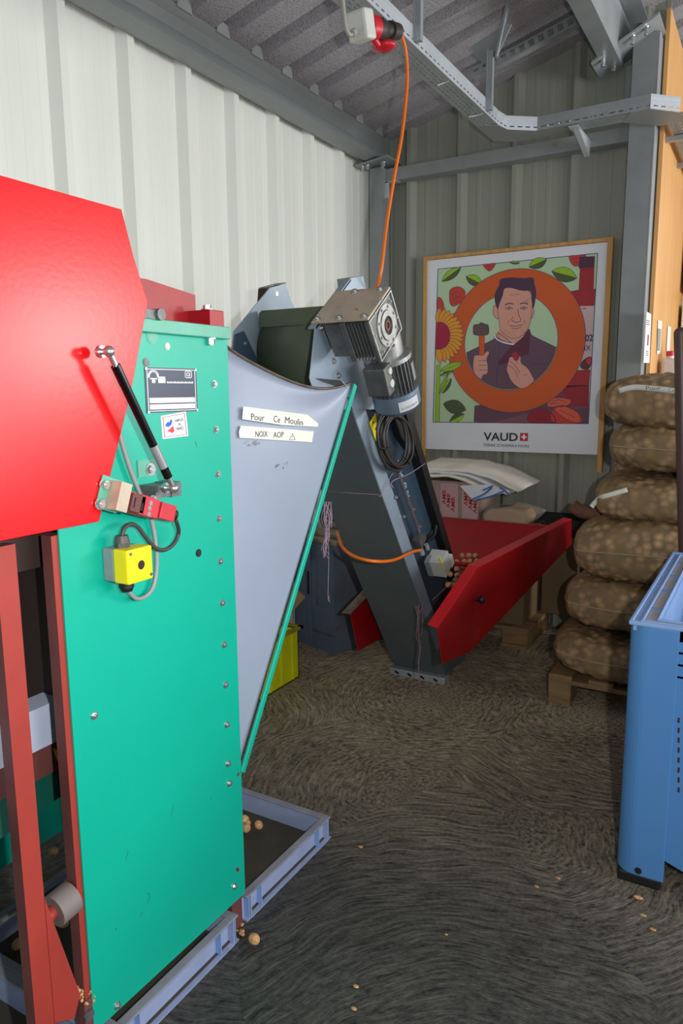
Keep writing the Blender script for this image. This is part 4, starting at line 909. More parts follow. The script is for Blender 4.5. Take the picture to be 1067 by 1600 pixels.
# intake hopper (red)
XH = -1.02
def hz(px, py, x=XH): q = P(px, py, 0, x); return Vector((x, q.y, q.z))
ih = MB(); R1 = [(-1.035, 2.437, 0.549), (-1.02, 2.86, 0.70), (-0.93, 4.15, 0.70), (-0.93, 4.16, 0.56), (-1.02, 2.80, 0.335), (-1.03, 2.487, 0.385)]
R1 = [hz(684, 982), hz(746, 888), None, None, hz(735, 1018), hz(692, 1037)]
def hpl(px, py):
    d_ = ray(px, py); t_ = -1.142/(d_.x-0.05*d_.y); return Vector((d_.x*t_, d_.y*t_, CAMZ+d_.z*t_))
R1 = [hpl(684, 982), hpl(746, 888), hpl(893, 812), hpl(893, 850), hpl(735, 1018), hpl(692, 1037)]
k_ = R1[1]
ih.prism([R1[0], R1[1], R1[2], R1[3], R1[4], R1[5]], (-0.005, 0, 0)); hop = ih.build('intake_hopper', M_red_d, el)
b = MB(); fl_ = [R1[0], R1[1], R1[2]]
inn = [p+Vector((-0.045, 0.01, 0.004)) for p in fl_]
b.prism([fl_[0], fl_[1], inn[1], inn[0]], (0, 0, 0.004)); b.prism([fl_[1], fl_[2], inn[2], inn[1]], (0, 0, 0.004)); b.build('rim_flange', mat('bright red enamel', (206, 24, 34), 0.35, 0, 0.1, 8), hop)
zr = k_.z; yBk = P(845, 823, 2, zr).y; xBk = P(845, 823, 2, zr).x
b = MB(); BL = Vector((-1.72, yBk, zr)); BR = Vector((-0.96, yBk, zr))
b.prism([BL, BR, (-1.15, 3.45, 0.42), (-1.62, 3.45, 0.42)], (0, 0.003, -0.004)); b.build('back_sheet', M_red_d, hop)
b = MB(); b.prism([BL, BR, BR+Vector((0, 0.035, 0)), BL+Vector((0, 0.035, 0))], (0, 0, 0.004)); b.build('rim_flange', M_red_d, hop)
# sloping right inner sheet, near ledge, bottom
b = MB(); b.add([R1[1]+Vector((-0.02, 0, -0.01)), R1[2]+Vector((-0.02, 0, -0.01)), (-1.15, 3.45, 0.42), (-1.20, 3.15, 0.40)], [(0, 1, 2, 3)]); b.add([(-1.30, 3.2, 0.36), (-1.02, 2.9, 0.45), (-1.15, 3.45, 0.42), (-1.62, 3.45, 0.42)], [(0, 1, 2, 3)]); b.build('inner_sheet', M_red_d, hop, solid=0.003)
# left wing
XW = -1.64; LW = [P(x, y, 0, XW) for x, y in ((548, 960), (583, 924), (600, 995), (560, 1017))]
b = MB(); b.prism([LW[0], LW[1], Vector((-1.70, 3.78, zr)), Vector((-1.68, 3.78, 0.35)), LW[2], LW[3]], (-0.004, 0, 0)); b.build('left_wing', M_red_d, hop)
b = MB(); b.prism([LW[0], LW[1], LW[1]+Vector((-0.045, -0.01, 0.006)), LW[0]+Vector((-0.045, -0.01, 0.0))], (0, 0, 0.004)); b.build('rim_flange', M_worn, hop)
b = MB(); q = hz(738, 935, XH+0.002); b.cyl(q, q+E3*0.035, 0.008, 12); b.sphere(q+E3*0.04, 0.016); b.box((q.x-0.001, q.y-0.03, q.z-0.06), (q.x+0.002, q.y-0.018, q.z)); b.build('clamp_knob', M_black, hop)
b = MB(); b.cyl(P(704, 880, 2, 0.58), P(748, 884, 2, 0.58), 0.011, 10); b.build('ledge_bar', M_red_d, hop)
b = MB(); b.box((-1.66, 3.52, 0.0), (-1.62, 3.56, 0.43)); b.build('hopper_leg', M_red_d, hop)

# ------------------------------------------------------------------ walnuts
def walnut_mesh(seed):
    b = MB(); nu, nv = 18, 12; vs = []
    for j in range(nv+1):
        th = pi*j/nv
        for i in range(nu):
            ph = 2*pi*i/nu; p = Vector((sin(th)*cos(ph), sin(th)*sin(ph), cos(th)))
            r = 1+0.05*noise.noise(p*3+Vector((seed, 0, 0)))+0.05*math.exp(-(p.x/0.09)**2); vs.append(Vector((p.x*0.0165, p.y*0.0175, p.z*0.0205))*r)
    vs = [v*0.8 for v in vs]
    b.add(vs, [(j*nu+i, (j+1)*nu+i, (j+1)*nu+(i+1) % nu, j*nu+(i+1) % nu) for j in range(nv) for i in range(nu)], True)
    o = b.build('walnut', M_nut); return o
WN = [walnut_mesh(3)]
wcount = [0]
def walnut(loc, label, group, s=1.0):
    if wcount[0] == 0: o = WN[0]
    else: o = WN[0].copy(); COL.objects.link(o)
    wcount[0] += 1; random.seed(wcount[0]*7+1)
    o.location = loc; o.rotation_euler = (random.uniform(1.2, 1.9), random.uniform(0, 6.28), random.uniform(0, 6.28)); o.scale = (s, s, s)
    tag(o, label, 'walnut', group)
    return o
# heap in the intake hopper
pts = []
random.seed(11)
rowsn = [(0.0, 0)]
cands = []
for (py, xa, xb_) in ((868, 722, 764), (877, 700, 755), (888, 702, 746), (898, 704, 738), (907, 706, 731), (915, 708, 726)):
    px = xa+(4 if int(py) % 2 else 0)
    while px < xb_:
        q = P(px+random.uniform(-1.5, 1.5), py+random.uniform(-1.2, 1.2), 2, 0.555+random.uniform(-0.004, 0.006)); cands.append((q.x, q.y, q.z)); px += 10.5
for i in range(44):
    cands.append((random.uniform(-1.26, -1.13), random.uniform(3.12, 3.50), random.uniform(0.50, 0.525)))
for c in cands: walnut(c, 'walnut in the heap filling the red intake hopper', 'walnuts heaped in the red hopper')

# ------------------------------------------------------------------ trays under the machine
def tray(name, x0, y0, x1, y1, h, label, z0=0.0):
    t = thing(name, ((x0+x1)/2, (y0+y1)/2, z0), label, 'tray', 'grey stacking trays')
    w = 0.012
    b = MB(); b.box((x0+w, y0+w, z0+0.004), (x1-w, y1-w, z0+0.008)); b.build('tray_base', M_crate_in, t)
    b = MB()
    for (a, c) in (((x1-0.022, y0), (x1-0.018, y1)), ((x0+0.018, y0), (x0+0.022, y1)), ((x0, y1-0.022), (x1, y1-0.018)), ((x0, y0+0.018), (x1, y0+0.022))): b.box((a[0]+0, a[1], z0+0.004), (c[0], c[1], z0+h-0.004))
    b.build('tray_walls', M_crate, t)
    b = MB(); rim_w = 0.024
    b.box((x1-rim_w, y0+rim_w, z0+h-0.006), (x1, y1-rim_w, z0+h)); b.box((x0, y0+rim_w, z0+h-0.006), (x0+rim_w, y1-rim_w, z0+h)); b.box((x0, y1-rim_w, z0+h-0.006), (x1, y1, z0+h)); b.box((x0, y0, z0+h-0.006), (x1, y0+rim_w, z0+h))
    b.build('tray_rim', mat('worn tray rim', (134, 134, 146), 0.55, 0, 0.2, 12), t, bevel=0.002)
    b = MB(); b.box((x1-0.02, y0+0.02, z0+0.0), (x1+0.001, y1-0.02, z0+0.004)); b.box((x0-0.001, y0+0.02, z0), (x0+0.02, y1-0.02, z0+0.004)); b.box((x0, y0, z0), (x1, y0+0.02, z0+0.004)); b.box((x0, y1-0.02, z0), (x1, y1, z0+0.004)); b.build('foot_rim', M_crate, t)
    for yy in (y0+0.012, y0+0.07, y1-0.07, y1-0.012):
        b = MB(); b.box((x1-0.02, yy-0.0015, z0+0.004), (x1-0.001, yy+0.0015, z0+h-0.004)); b.build('rib', M_bluel, t)
    for xx in (x0+0.06, x1-0.06):
        b = MB(); b.box((xx-0.0015, y0+0.001, z0+0.004), (xx+0.0015, y0+0.02, z0+h-0.004)); b.build('rib', M_bluel, t)
    return t
tray('stacking_tray', -1.70, 1.405, -1.13, 1.845, 0.075, 'grey blue plastic tray on the floor right of the green panel')
tray('stacking_tray', -1.66, yL+0.036, -1.108, 1.342, 0.075, 'grey blue plastic tray lying under the green panel, long rim showing')
tray('stacking_tray', -1.66, 0.30, -1.19, 0.925, 0.075, 'grey tray at the bottom left corner, in front of the red post')
for (px, py, z) in ((404, 1289, 0.03), (384, 1286, 0.03), (385, 1294, 0.03), (381, 1280, 0.045)):
    walnut(P(px, py, 2, z), {404: 'lone walnut in the middle of the right-hand tray', 384: 'walnut between two others at the panel edge in the right-hand tray', 385: 'lowest walnut of the cluster at the panel edge in the right-hand tray', 381: 'topmost walnut of the cluster at the panel edge in the right-hand tray'}[px], 'walnuts in the right-hand tray')
walnut(P(397, 1467, 2, 0.017), 'single walnut lying on the concrete below the right-hand tray', 'loose walnuts on the floor')
b = MB(); random.seed(4)
for k in range(14):
    q = P(374+random.uniform(-6, 6), 1452+random.uniform(-10, 12), 2, 0.004); b.sphere(q, random.uniform(0.003, 0.007), 6, 4, (1, 1, 0.5))
tag(b.build('shell_debris', M_nut, org=P(374, 1452, 2, 0)), 'crumbled walnut shell at the foot of the green panel corner', 'debris', kind='stuff')
for (px, py, z, lab) in ((83, 1330, 0.09, 'walnut in the dark behind the red posts, highest one'), (107, 1381, 0.06, 'walnut beside the grey roller inside the machine'), (98, 1441, 0.03, 'walnut just under the grey roller inside the machine'), (28, 1475, 0.03, 'walnut lying left of the tall red post inside the machine')):
    q = P(px, py, 2, z); walnut(q, lab, 'walnuts inside the machine')
b = MB(); random.seed(9)
for k in range(40):
    q = P(random.uniform(125, 150), random.uniform(1548, 1566), 0, XP-0.006); b.sphere(q+Vector((random.uniform(-0.02, 0.01), 0, 0)), random.uniform(0.002, 0.0055), 6, 4)
tag(b.build('shell_crumbs', M_nut, pm), kind='stuff')
b = MB(); random.seed(2)
for (x, y) in ((997, 1402), (1005, 1430), (1020, 1452), (783, 1216), (697, 1460), (563, 1323), (556, 1541), (553, 1576), (552, 1113), (872, 1372), (838, 1385)):
    q = P(x, y, 2, 0.004); b.sphere(q, 0.009 if x in (997,) else random.uniform(0.003, 0.006), 7, 5, (1.6, 1, 0.5))
tag(b.build('shell_fragments', M_nut, org=P(700, 1400, 2, 0)), 'scattered walnut shell fragments on the concrete floor', 'debris', kind='stuff')

# ================================================================== LEFT BACK FLOOR ITEMS
# grey metal cabinet
A = P(523, 1024, 2, 0.0); Bc = P(470, 1004, 2, 0.0)
cd = (Bc-A).normalized(); cn = Vector((cd.y, -cd.x, 0))
if cn.y < 0: cn = -cn
Hc = P(523, 855, 1, A.y).z
cab = thing('metal_cabinet', tuple(A+cd*0.15+cn*0.2), 'rust stained grey metal cabinet on the floor behind the elevator', 'cabinet')
b = MB(); zz = Vector((0, 0, Hc)); W2 = 0.33; Dp = 0.42
b.prism([A+cn*0.01, A+cd*W2+cn*0.01, A+cd*W2+cn*Dp, A+cn*Dp], zz); b.build('body', mat('stained grey cabinet', (98, 108, 120), 0.5, 0.1, 0.15, 5, rgb2=(96, 66, 46), thr=0.62), cab)
Mcf = mat('grey blue cabinet paint', (92, 108, 130), 0.45, 0.1, 0.10, 5)
b = MB(); b.prism([A+cd*0.002, A+cd*0.185, A+cd*0.185+Vector((0, 0, Hc*0.16)), A+cd*0.002+Vector((0, 0, Hc*0.16))], cn*0.012); b.build('plinth', Mcf, cab)
b = MB(); b.prism([A+cd*0.002+zz*0.18, A+cd*0.185+zz*0.18, A+cd*0.185+zz*0.985, A+cd*0.002+zz*0.985], cn*0.012); b.build('door', Mcf, cab, bevel=0.002)
b = MB(); b.prism([A+cd*0.192, A+cd*0.235, A+cd*0.235+zz*0.985, A+cd*0.192+zz*0.985], cn*0.012); b.build('side_strip', Mcf, cab, bevel=0.002)
b = MB(); b.prism([A+cd*0.242, A+cd*0.33, A+cd*0.33+zz*0.985, A+cd*0.242+zz*0.985], cn*0.012); b.build('side_strip', Mcf, cab, bevel=0.002)
b = MB(); b.prism([A+cd*0.205+zz*0.5-cn*0.002, A+cd*0.222+zz*0.5-cn*0.002, A+cd*0.222+zz*0.72-cn*0.002, A+cd*0.205+zz*0.72-cn*0.002], cn*0.004); b.build('handle_slot', M_black, cab)
# pale boards on the cabinet
bdp = thing('polystyrene_board', tuple(A+zz+cd*0.15+cn*0.15), 'pale packing boards lying on top of the grey cabinet', 'board')
for k, (s0, s1, t0, t1, h0) in enumerate(((0.0, 0.30, 0.02, 0.26, 0.0), (0.03, 0.30, 0.08, 0.40, 0.022), (0.0, 0.30, 0.20, 0.46, 0.044))):
    b = MB(); b.prism([A+cd*s0+cn*t0+zz, A+cd*s1+cn*t0+zz, A+cd*s1+cn*t1+zz, A+cd*s0+cn*t1+zz], (0, 0, 0.02)); o = b.build('board', mat('dirty pale board', (150, 140, 118), 0.8, 0, 0.25, 14, rgb2=(70, 62, 52), thr=0.62), bdp, bevel=0.003); o.location = (0, 0, h0)
# white box behind
b = MB(); q = A+cn*0.30+cd*0.1; b.prism([q+Vector((0, 0, Hc+0.07)), q+cd*0.3+Vector((0, 0, Hc+0.07)), q+cd*0.3+cn*0.2+Vector((0, 0, Hc+0.07)), q+cn*0.2+Vector((0, 0, Hc+0.07))], (0, 0, 0.12)); tag(b.build('carton', M_card, org=q+Vector((0, 0, Hc))), 'half hidden carton on the boards behind the hanging threads', 'box')

# yellow crate
yc = thing('yellow_crate', (-2.08, 2.72, 0), 'yellow plastic crate half hidden by the grey hopper edge', 'crate')
xY, yY0, yY1, hY = -1.967, 2.42, 2.92, 0.262
b = MB(); b.prism([(xY, yY0, 0.0), (xY, yY1, 0.0), (xY, yY1, hY), (xY, yY0, hY)], (-0.006, 0, 0)); b.prism([(xY, yY1-0.006, 0), (xY-0.30, yY1-0.006, 0), (xY-0.30, yY1-0.006, hY), (xY, yY1-0.006, hY)], (0, 0.006, 0)); b.box((xY-0.30, yY0, 0), (xY, yY1, 0.006)); b.box((xY-0.30, yY0, 0), (xY-0.294, yY1, hY)); b.box((xY-0.30, yY0, 0), (xY, yY0+0.006, hY)); b.build('shell', M_yeld, yc)
b = MB()
for k in range(5): y = yY0+0.06+k*0.095; b.box((xY, y, 0.01), (xY+0.008, y+0.008, hY-0.02))
b.build('rib', M_yeld, yc)
b = MB(); b.box((xY-0.006, yY0, hY-0.006), (xY+0.02, yY1+0.02, hY+0.006)); b.box((xY-0.32, yY1-0.006, hY-0.006), (xY+0.02, yY1+0.02, hY+0.006)); b.build('rim', mat('grimy yellow rim', (150, 134, 40), 0.6, 0, 0.3, 14), yc)
# cardboard flap leaning above the crate
b = MB(); q = [P(455, 985, 1, 2.95), P(462, 920, 1, 2.95), P(477, 933, 1, 2.95), P(458, 955, 1, 2.95)]
b.prism([P(x, y, 1, 2.96) for x, y in ((440, 985), (440, 925), (463, 921), (477, 933), (452, 962))], (0.0, 0.004, 0)); tag(b.build('cardboard_flap', mat('brown cardboard', (0, 0, 0)), org=P(450, 960, 1, 2.96)), 'bent cardboard flap sticking out above the yellow crate', 'cardboard')

# twine hanks
def threads(name, pts_list, x, lab, col):
    r = thing(name, tuple(P(pts_list[0][0][0], pts_list[0][0][1], 0, x)), lab, 'string', 'hanging twine')
    for pts in pts_list:
        b = MB(); b.tube([P(px, py, 0, x)+Vector((random.uniform(-0.01, 0.01), 0, 0)) for px, py in pts], 0.0016, 5, 4); b.build('strand', col, r)
    return r
random.seed(21)
M_tw = mat('mauve and white twine', (160, 138, 158), 0.8, 0, 0.4, 120)
M_tw2 = mat('pink and grey twine', (140, 104, 112), 0.8, 0, 0.4, 120)
hank = []
for k in range(11):
    hank.append([(510+random.uniform(-4, 6), 784), (508+random.uniform(-4, 8), 810), (509+random.uniform(-5, 7), 835), (508+random.uniform(-4, 4), 855), (507+random.uniform(-4, 4), 866+random.uniform(-6, 8))])
hank += [[(511, 850), (511, 880), (512, 910), (513, 935), (514, 940)], [(514, 786), (520, 805), (517, 824), (512, 812)], [(513, 930), (516, 938)], [(512, 932), (512, 941)]]
threads('twine_hank', hank, -1.50, 'mauve and white twine hank hanging in the gap left of the elevator', M_tw)
hank = []
for k in range(5):
    hank.append([(655+random.uniform(-4, 4), 946), (653+random.uniform(-3, 5), 970), (656+random.uniform(-4, 3), 995), (655+random.uniform(-3, 3), 1012)])
hank += [[(652, 950), (662, 948), (661, 975), (660, 992)], [(655, 1010), (656, 1035), (655, 1060), (654, 1074)], [(655, 1000), (656, 1040), (657, 1076)]]
threads('twine_hank', hank, XE+0.05, 'pinkish twine hank hanging down the front of the elevator foot', M_tw2)
b = MB(); b.tube([ez(591, 775, XE2+0.27), ez(596, 773, XE+0.004), ez(610, 745, XE+0.006), ez(614, 740, XE+0.004)], 0.0014, 5); b.tube([ez(614, 762, XE+0.004), ez(613, 752, XE+0.004), ez(640, 740, XE+0.01), ez(664, 724, XE+0.01)], 0.0018, 5); b.tube([ez(597, 773, XE+0.0), ez(540, 770, -1.40), ez(512, 768, -1.50)], 0.0007, 5)
b.tube([ez(676, 937, XE+0.01), ez(700, 915, XE+0.01), ez(716, 904, XE+0.01)], 0.0018, 5)
b.build('binding_twine', M_tw, el)

# ================================================================== BACK OF THE HOPPER: pallet, cartons, bags
pal = thing('wooden_pallet', (-1.4, 4.1, 0), 'shaded wooden pallet against the back wall behind the red hopper', 'pallet', 'wooden pallets')
for i, x in enumerate((-2.1, -1.65, -1.225)):
    b = MB(); b.box((x, 3.85, 0), (x+0.145, 4.33, 0.022)); b.build('skid', M_woodd, pal)
    for y in (3.86, 4.20):
        b = MB(); b.box((x, y, 0.022), (x+0.145, y+0.12, 0.10)); b.build('block', M_woodd, pal, bevel=0.003)
for k in range(4):
    b = MB(); b.box((-2.12, 3.85+k*0.123, 0.10), (-1.07, 3.85+k*0.123+0.098, 0.122)); b.build('board', M_woodd, pal)
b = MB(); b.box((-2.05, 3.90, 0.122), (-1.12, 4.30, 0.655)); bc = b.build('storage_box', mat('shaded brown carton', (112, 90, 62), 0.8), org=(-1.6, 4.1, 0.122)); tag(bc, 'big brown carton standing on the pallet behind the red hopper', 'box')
# AMB carton
ca = thing('film_wrapped_carton', (-1.62, 4.1, 0.66), 'film wrapped carton with red AMB lettering under the white tarpaulins', 'box')
zc0, zc1 = 0.662, P(700, 752, 1, 3.98).z
xa0, xa1 = P(640, 780, 1, 3.98).x, P(747, 780, 1, 3.98).x
b = MB(); b.box((xa0, 3.98, zc0), (xa1, 4.33, zc1)); b.build('carton', M_card, ca, bevel=0.01)
fm = bpy.data.materials.new('clear film'); fm.use_nodes = True; fb_ = fm.node_tree.nodes['Principled BSDF']; fb_.inputs['Base Color'].default_value = (0.85, 0.8, 0.8, 1); fb_.inputs['Alpha'].default_value = 0.22; fb_.inputs['Roughness'].default_value = 0.15
fn = fm.node_tree.nodes.new('ShaderNodeTexNoise'); fn.inputs['Scale'].default_value = 14; fbp = fm.node_tree.nodes.new('ShaderNodeBump'); fbp.inputs['Strength'].default_value = 0.9; fm.node_tree.links.new(fn.outputs['Fac'], fbp.inputs['Height']); fm.node_tree.links.new(fbp.outputs[0], fb_.inputs['Normal'])
b = MB(); b.box((xa0-0.006, 3.972, zc0), (xa1+0.008, 4.335, zc1+0.004)); b.build('plastic_film', fm, ca, bevel=0.008)
Mpk = mat('pink printed tape', (196, 160, 160), 0.5); Mrd = mat('red print', (176, 34, 46), 0.6)
for (p0_, p1_) in ((688, 716), (722, 747)):
    xa, xb = P(p0_, 780, 1, 3.97).x, P(p1_, 780, 1, 3.97).x
    b = MB(); b.box((xa, 3.9685, zc0), (xb, 3.971, zc1-0.01)); tp = b.build('printed_tape', Mpk, ca)
    for k in range(3):
        text(None, 'lettering', 'AMB', (xa+0.035+k*0.028, 3.968, zc0+0.05+k*-0.02+0.05), (0, 0, 1), (-1, 0, 0), width=0.085, height=0.024, m=Mrd, parent=tp, bold=0.02)
# white tarps
tp_ = thing('folded_tarpaulin', (-1.55, 4.1, zc1), 'pile of folded white tarpaulins with blue hem on the wrapped carton', 'tarpaulin')
def cloth(name, corners, mz, m_, seed, n1=26, n2=12, th=0.006, amp=0.008):
    rows = []
    for j in range(n2+1):
        row = []
        for i in range(n1+1):
            u, v = i/n1, j/n2; p = (Vector(corners[0])*(1-u)+Vector(corners[1])*u)*(1-v)+(Vector(corners[3])*(1-u)+Vector(corners[2])*u)*v
            z = mz(u, v)+amp*noise.noise(Vector((u*6+seed, v*3, seed))); row.append(p+Vector((0, 0.006*noise.noise(Vector((u*9, v*5, seed+4))), z)))
        rows.append(row)
    b = MB(); b.grid(rows); return b.build(name, m_, tp_, fix=False, solid=th)
M_tarp = mat('cream white tarpaulin', (240, 236, 222), 0.5, 0, 0.05, 6); M_tarp2 = mat('white woven tarpaulin', (230, 232, 238), 0.45, 0, 0.05, 8); M_hem = mat('blue hem', (60, 116, 190), 0.5)
xt0, xt1 = P(662, 750, 1, 3.95).x, P(812, 748, 1, 4.0).x
ztp = P(700, 726, 1, 4.1).z
def sag(u, v): return -0.10*max(0, (u-0.45)/0.55)**1.6
cloth('tarpaulin_layer', [(xt0-0.05, 3.93, zc1+0.062), (xt1, 3.97, zc1+0.062), (xt1+0.03, 4.32, zc1+0.085), (xt0-0.05, 4.33, zc1+0.10)], sag, M_tarp, 1, th=0.010)
cloth('tarpaulin_layer', [(xt0-0.05, 3.93, zc1+0.045), (xt1-0.06, 3.95, zc1+0.045), (xt1-0.02, 4.32, zc1+0.06), (xt0-0.05, 4.33, zc1+0.08)], sag, M_tarp2, 2, th=0.012)
cloth('tarpaulin_layer', [(xt0-0.05, 3.93, zc1+0.025), (xt1-0.14, 3.94, zc1+0.030), (xt1-0.08, 4.32, zc1+0.05), (xt0-0.05, 4.33, zc1+0.06)], sag, M_tarp, 3, th=0.014)
# hanging fold with hem
fr = [P(x, y, 1, 3.925) for x, y in ((718, 759), (760, 757), (792, 765), (797, 768), (745, 781), (738, 781))]
b = MB(); b.prism(fr, (0, 0.006, 0)); b.build('hanging_fold', M_tarp2, tp_)
for pts in (((738, 780), (756, 772), (768, 762)), ((754, 766), (770, 759)), ((780, 762), (788, 766), (796, 774)), ((744, 781), (765, 776), (790, 766))):
    b = MB(); b.tube([P(x, y, 1, 3.918) for x, y in pts], 0.0045, 6, 4); b.build('hem', M_hem, tp_)
# wrapped parcel
par = thing('wrapped_parcel', (-1.22, 4.0, 0.66), 'brown paper parcel in clear plastic lying on the carton behind the hopper', 'parcel')
pa = [P(x, y, 1, 3.95) for x, y in ((757, 818), (755, 806), (762, 798), (790, 795), (815, 801), (822, 812), (818, 822))]
b = MB(); b.prism(pa, (0, 0.22, 0)); b.build('paper_wrap', mat('brown kraft paper', (176, 138, 88), 0.6, 0, 0.12, 8, 0.3, 14), par, bevel=0.012)
pa = [P(x, y, 1, 3.944) for x, y in ((753, 820), (752, 803), (760, 795), (792, 792), (812, 797), (838, 806), (826, 818), (818, 824))]
b = MB(); b.prism(pa, (0, 0.235, 0)); b.build('plastic_film', fm, par, bevel=0.012)
# black crate behind and its board
b = MB(); q0_, q1_ = P(828, 800, 1, 4.25), P(893, 808, 1, 4.25)
xk0, xk1, zk = -1.16, -0.86, P(860, 804, 1, 4.30).z
bk = thing('black_crate', (-1.0, 4.2, 0), 'black crate with an open top at the far corner of the hopper', 'crate')
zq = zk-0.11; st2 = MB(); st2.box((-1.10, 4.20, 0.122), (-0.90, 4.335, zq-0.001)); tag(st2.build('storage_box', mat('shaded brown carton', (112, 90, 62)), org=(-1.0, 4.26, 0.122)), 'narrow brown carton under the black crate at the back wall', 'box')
zq = zk-0.11; b.box((xk0, 4.333, zq), (xk1, 4.338, zk+0.01)); b.box((xk0, 4.20, zq), (xk1, 4.205, zk-0.03)); b.box((xk0, 4.205, zq), (xk0+0.006, 4.333, zk)); b.box((xk1-0.006, 4.205, zq), (xk1, 4.333, zk)); b.box((xk0, 4.205, zq), (xk1, 4.333, zq+0.006)); b.build('shell', M_black, bk)
b = MB(); a_ = P(815, 819, 1, 4.15); c_ = P(860, 825, 1, 4.15); b.box((a_.x-0.05, 4.10, a_.z-0.022), (c_.x+0.05, 4.19, a_.z)); tag(b.build('wooden_board', M_wood, org=a_), 'pale wooden board just behind the rim of the red hopper', 'board')
# loose dark wood block under right of hopper
b = MB(); q = P(805, 1000, 2, 0.0); b.box((-0.93, 3.95, 0), (-0.86, 4.2, 0.10)); tag(b.build('timber_block', M_woodd, org=(-0.9, 4.05, 0)), 'dark timber block on the floor between the pallets', 'block')

# ================================================================== POSTER
YP = 4.335
fr_ = [P(664, 403.7, 1, YP), P(959.6, 371.8, 1, YP), P(931.6, 709, 1, YP), P(662.3, 702, 1, YP)]
po = thing('framed_poster', (-1.38, 4.33, 1.05), 'large wood framed poster of a man with hammer and walnut on back wall', 'poster')
xf0, xf1, zf0, zf1 = -1.928, -0.818, 1.052, 2.232
b = MB(); b.box((xf0+0.004, YP, zf0), (xf1-0.022, YP+0.008, zf1-0.022)); pp_ = b.build('poster_board', mat('white poster board', (222, 224, 232), 0.42, 0, 0.02, 4), po)
for (nm, a, c) in (('frame_batten', (xf0-0.006, YP-0.012, zf0-0.07), (xf0+0.018, YP+0.026, zf1)), ('frame_batten', (xf1-0.030, YP-0.012, zf0-0.10), (xf1, YP+0.026, zf1)), ('frame_batten', (xf0+0.018, YP-0.012, zf1-0.020), (xf1-0.030, YP+0.026, zf1))):
    b = MB(); b.box(a, c); b.build(nm, M_wood, po, bevel=0.002)
Q = lambda x, y: P(640+x/3.138, 360+y/3.138, 1, YP)
pr_ = MB(); lay = [0]
def C3(rgb): return mat('print %d %d %d' % rgb, rgb, 0.5, 0, 0.02, 6)
def flat(pts, rgb, layer, raw=False):
    pr_.use(C3(rgb)); d = -0.0005-0.0004*layer
    q = [Vector((p.x, YP+d, p.z)) if isinstance(p, Vector) else (lambda w: Vector((w.x, YP+d, w.z)))(Q(*p)) for p in pts]
    pr_.face(q)
def smoothp(pts, sub=5): return [p for p in spline([Q(*q) for q in pts], sub, True)]
def line(pts, rgb, layer, w=0.0022, closed=False, sub=4):
    pr_.use(C3(rgb)); d = -0.0005-0.0004*layer
    q = [Q(*p) if not isinstance(p, Vector) else p for p in pts]; q = spline(q, sub, closed) if sub > 1 else q
    if closed: q.append(q[0])
    for i in range(len(q)-1):
        a, c = q[i], q[i+1]; dd = (c-a)
        if dd.length < 1e-6: continue
        dd.normalize(); nn = Vector((-dd.z, 0, dd.x))*w/2
        pr_.face([Vector((v.x, YP+d, v.z)) for v in (a-nn, c-nn, c+nn, a+nn)])
INK = (62, 48, 104); MINT = (180, 206, 168); OR = (206, 88, 30); SKIN = (214, 152, 134); JK = (98, 70, 86); HAIR = (74, 44, 70)
LIME = (150, 190, 30); DG = (74, 88, 46); WR = (196, 58, 44); BR_ = (160, 34, 44); YO = (226, 152, 30)
ART = [(139, 190), (922, 112), (876, 948), (114, 940)]
flat(ART, MINT, 0); line(ART+[ART[0]], INK, 1, 0.004, sub=1)
def clipx(p): return p
def blob(pts, rgb, layer, ol=True, w=0.0026, sub=5):
    s_ = smoothp(pts, sub); flat(s_, rgb, layer)
    if ol: line(s_+[s_[0]], INK, layer+0.3, w, sub=1)
# bottle at right
flat([(838, 130), (908, 126), (902, 290), (828, 296)], BR_, 1); flat([(832, 130), (908, 126), (905, 182), (828, 186)], (84, 40, 60), 1.5)
line([(832, 150), (907, 146)], INK, 2, sub=1); line([(830, 168), (906, 165)], INK, 2, sub=1)
flat([(780, 300), (828, 292), (911, 288), (905, 370), (800, 372)], BR_, 1.2); line([(780, 305), (828, 292), (911, 288)], INK, 2)
flat([(800, 372), (905, 370), (888, 660), (780, 665)], (206, 176, 180), 1.2); line([(845, 384), (866, 383)], INK, 2, 0.004, sub=1)
flat([(740, 690), (887, 682), (880, 760), (720, 772)], BR_, 1.2); flat([(750, 762), (880, 758), (878, 866), (752, 860)], (150, 28, 44), 1.2); line([(760, 764), (880, 758)], INK, 2)
blob([(838, 672), (848, 640), (886, 620), (888, 660), (870, 682)], (96, 44, 52), 2); blob([(862, 640), (890, 620), (888, 660)], WR, 2.2)
# lower right walnuts, coat bottom
flat([(318, 860), (760, 780), (878, 870), (876, 947), (314, 940)], (102, 66, 84), 1.1)
for k in range(9): line([(400+k*22, 944), (520+k*20, 915), (640+k*22, 880)], (150, 96, 92), 1.5, 0.003)
flat([(740, 800), (790, 770), (880, 870), (790, 880)], (110, 72, 96), 1.12)
blob([(590, 940), (582, 905), (620, 878), (680, 882), (712, 940)], (150, 26, 36), 2.5); blob([(676, 862), (682, 832), (730, 820), (790, 832), (770, 860), (715, 866)], (216, 96, 66), 2.6)
blob([(700, 938), (708, 870), (760, 862), (832, 900), (836, 944)], WR, 2.8); blob([(712, 880), (750, 858), (822, 890), (832, 942), (770, 926)], (222, 92, 62), 2.9)
for k in range(5): line([(735+k*16, 880+k*8), (748+k*16, 886+k*8)], INK, 3.4, 0.003, sub=1)
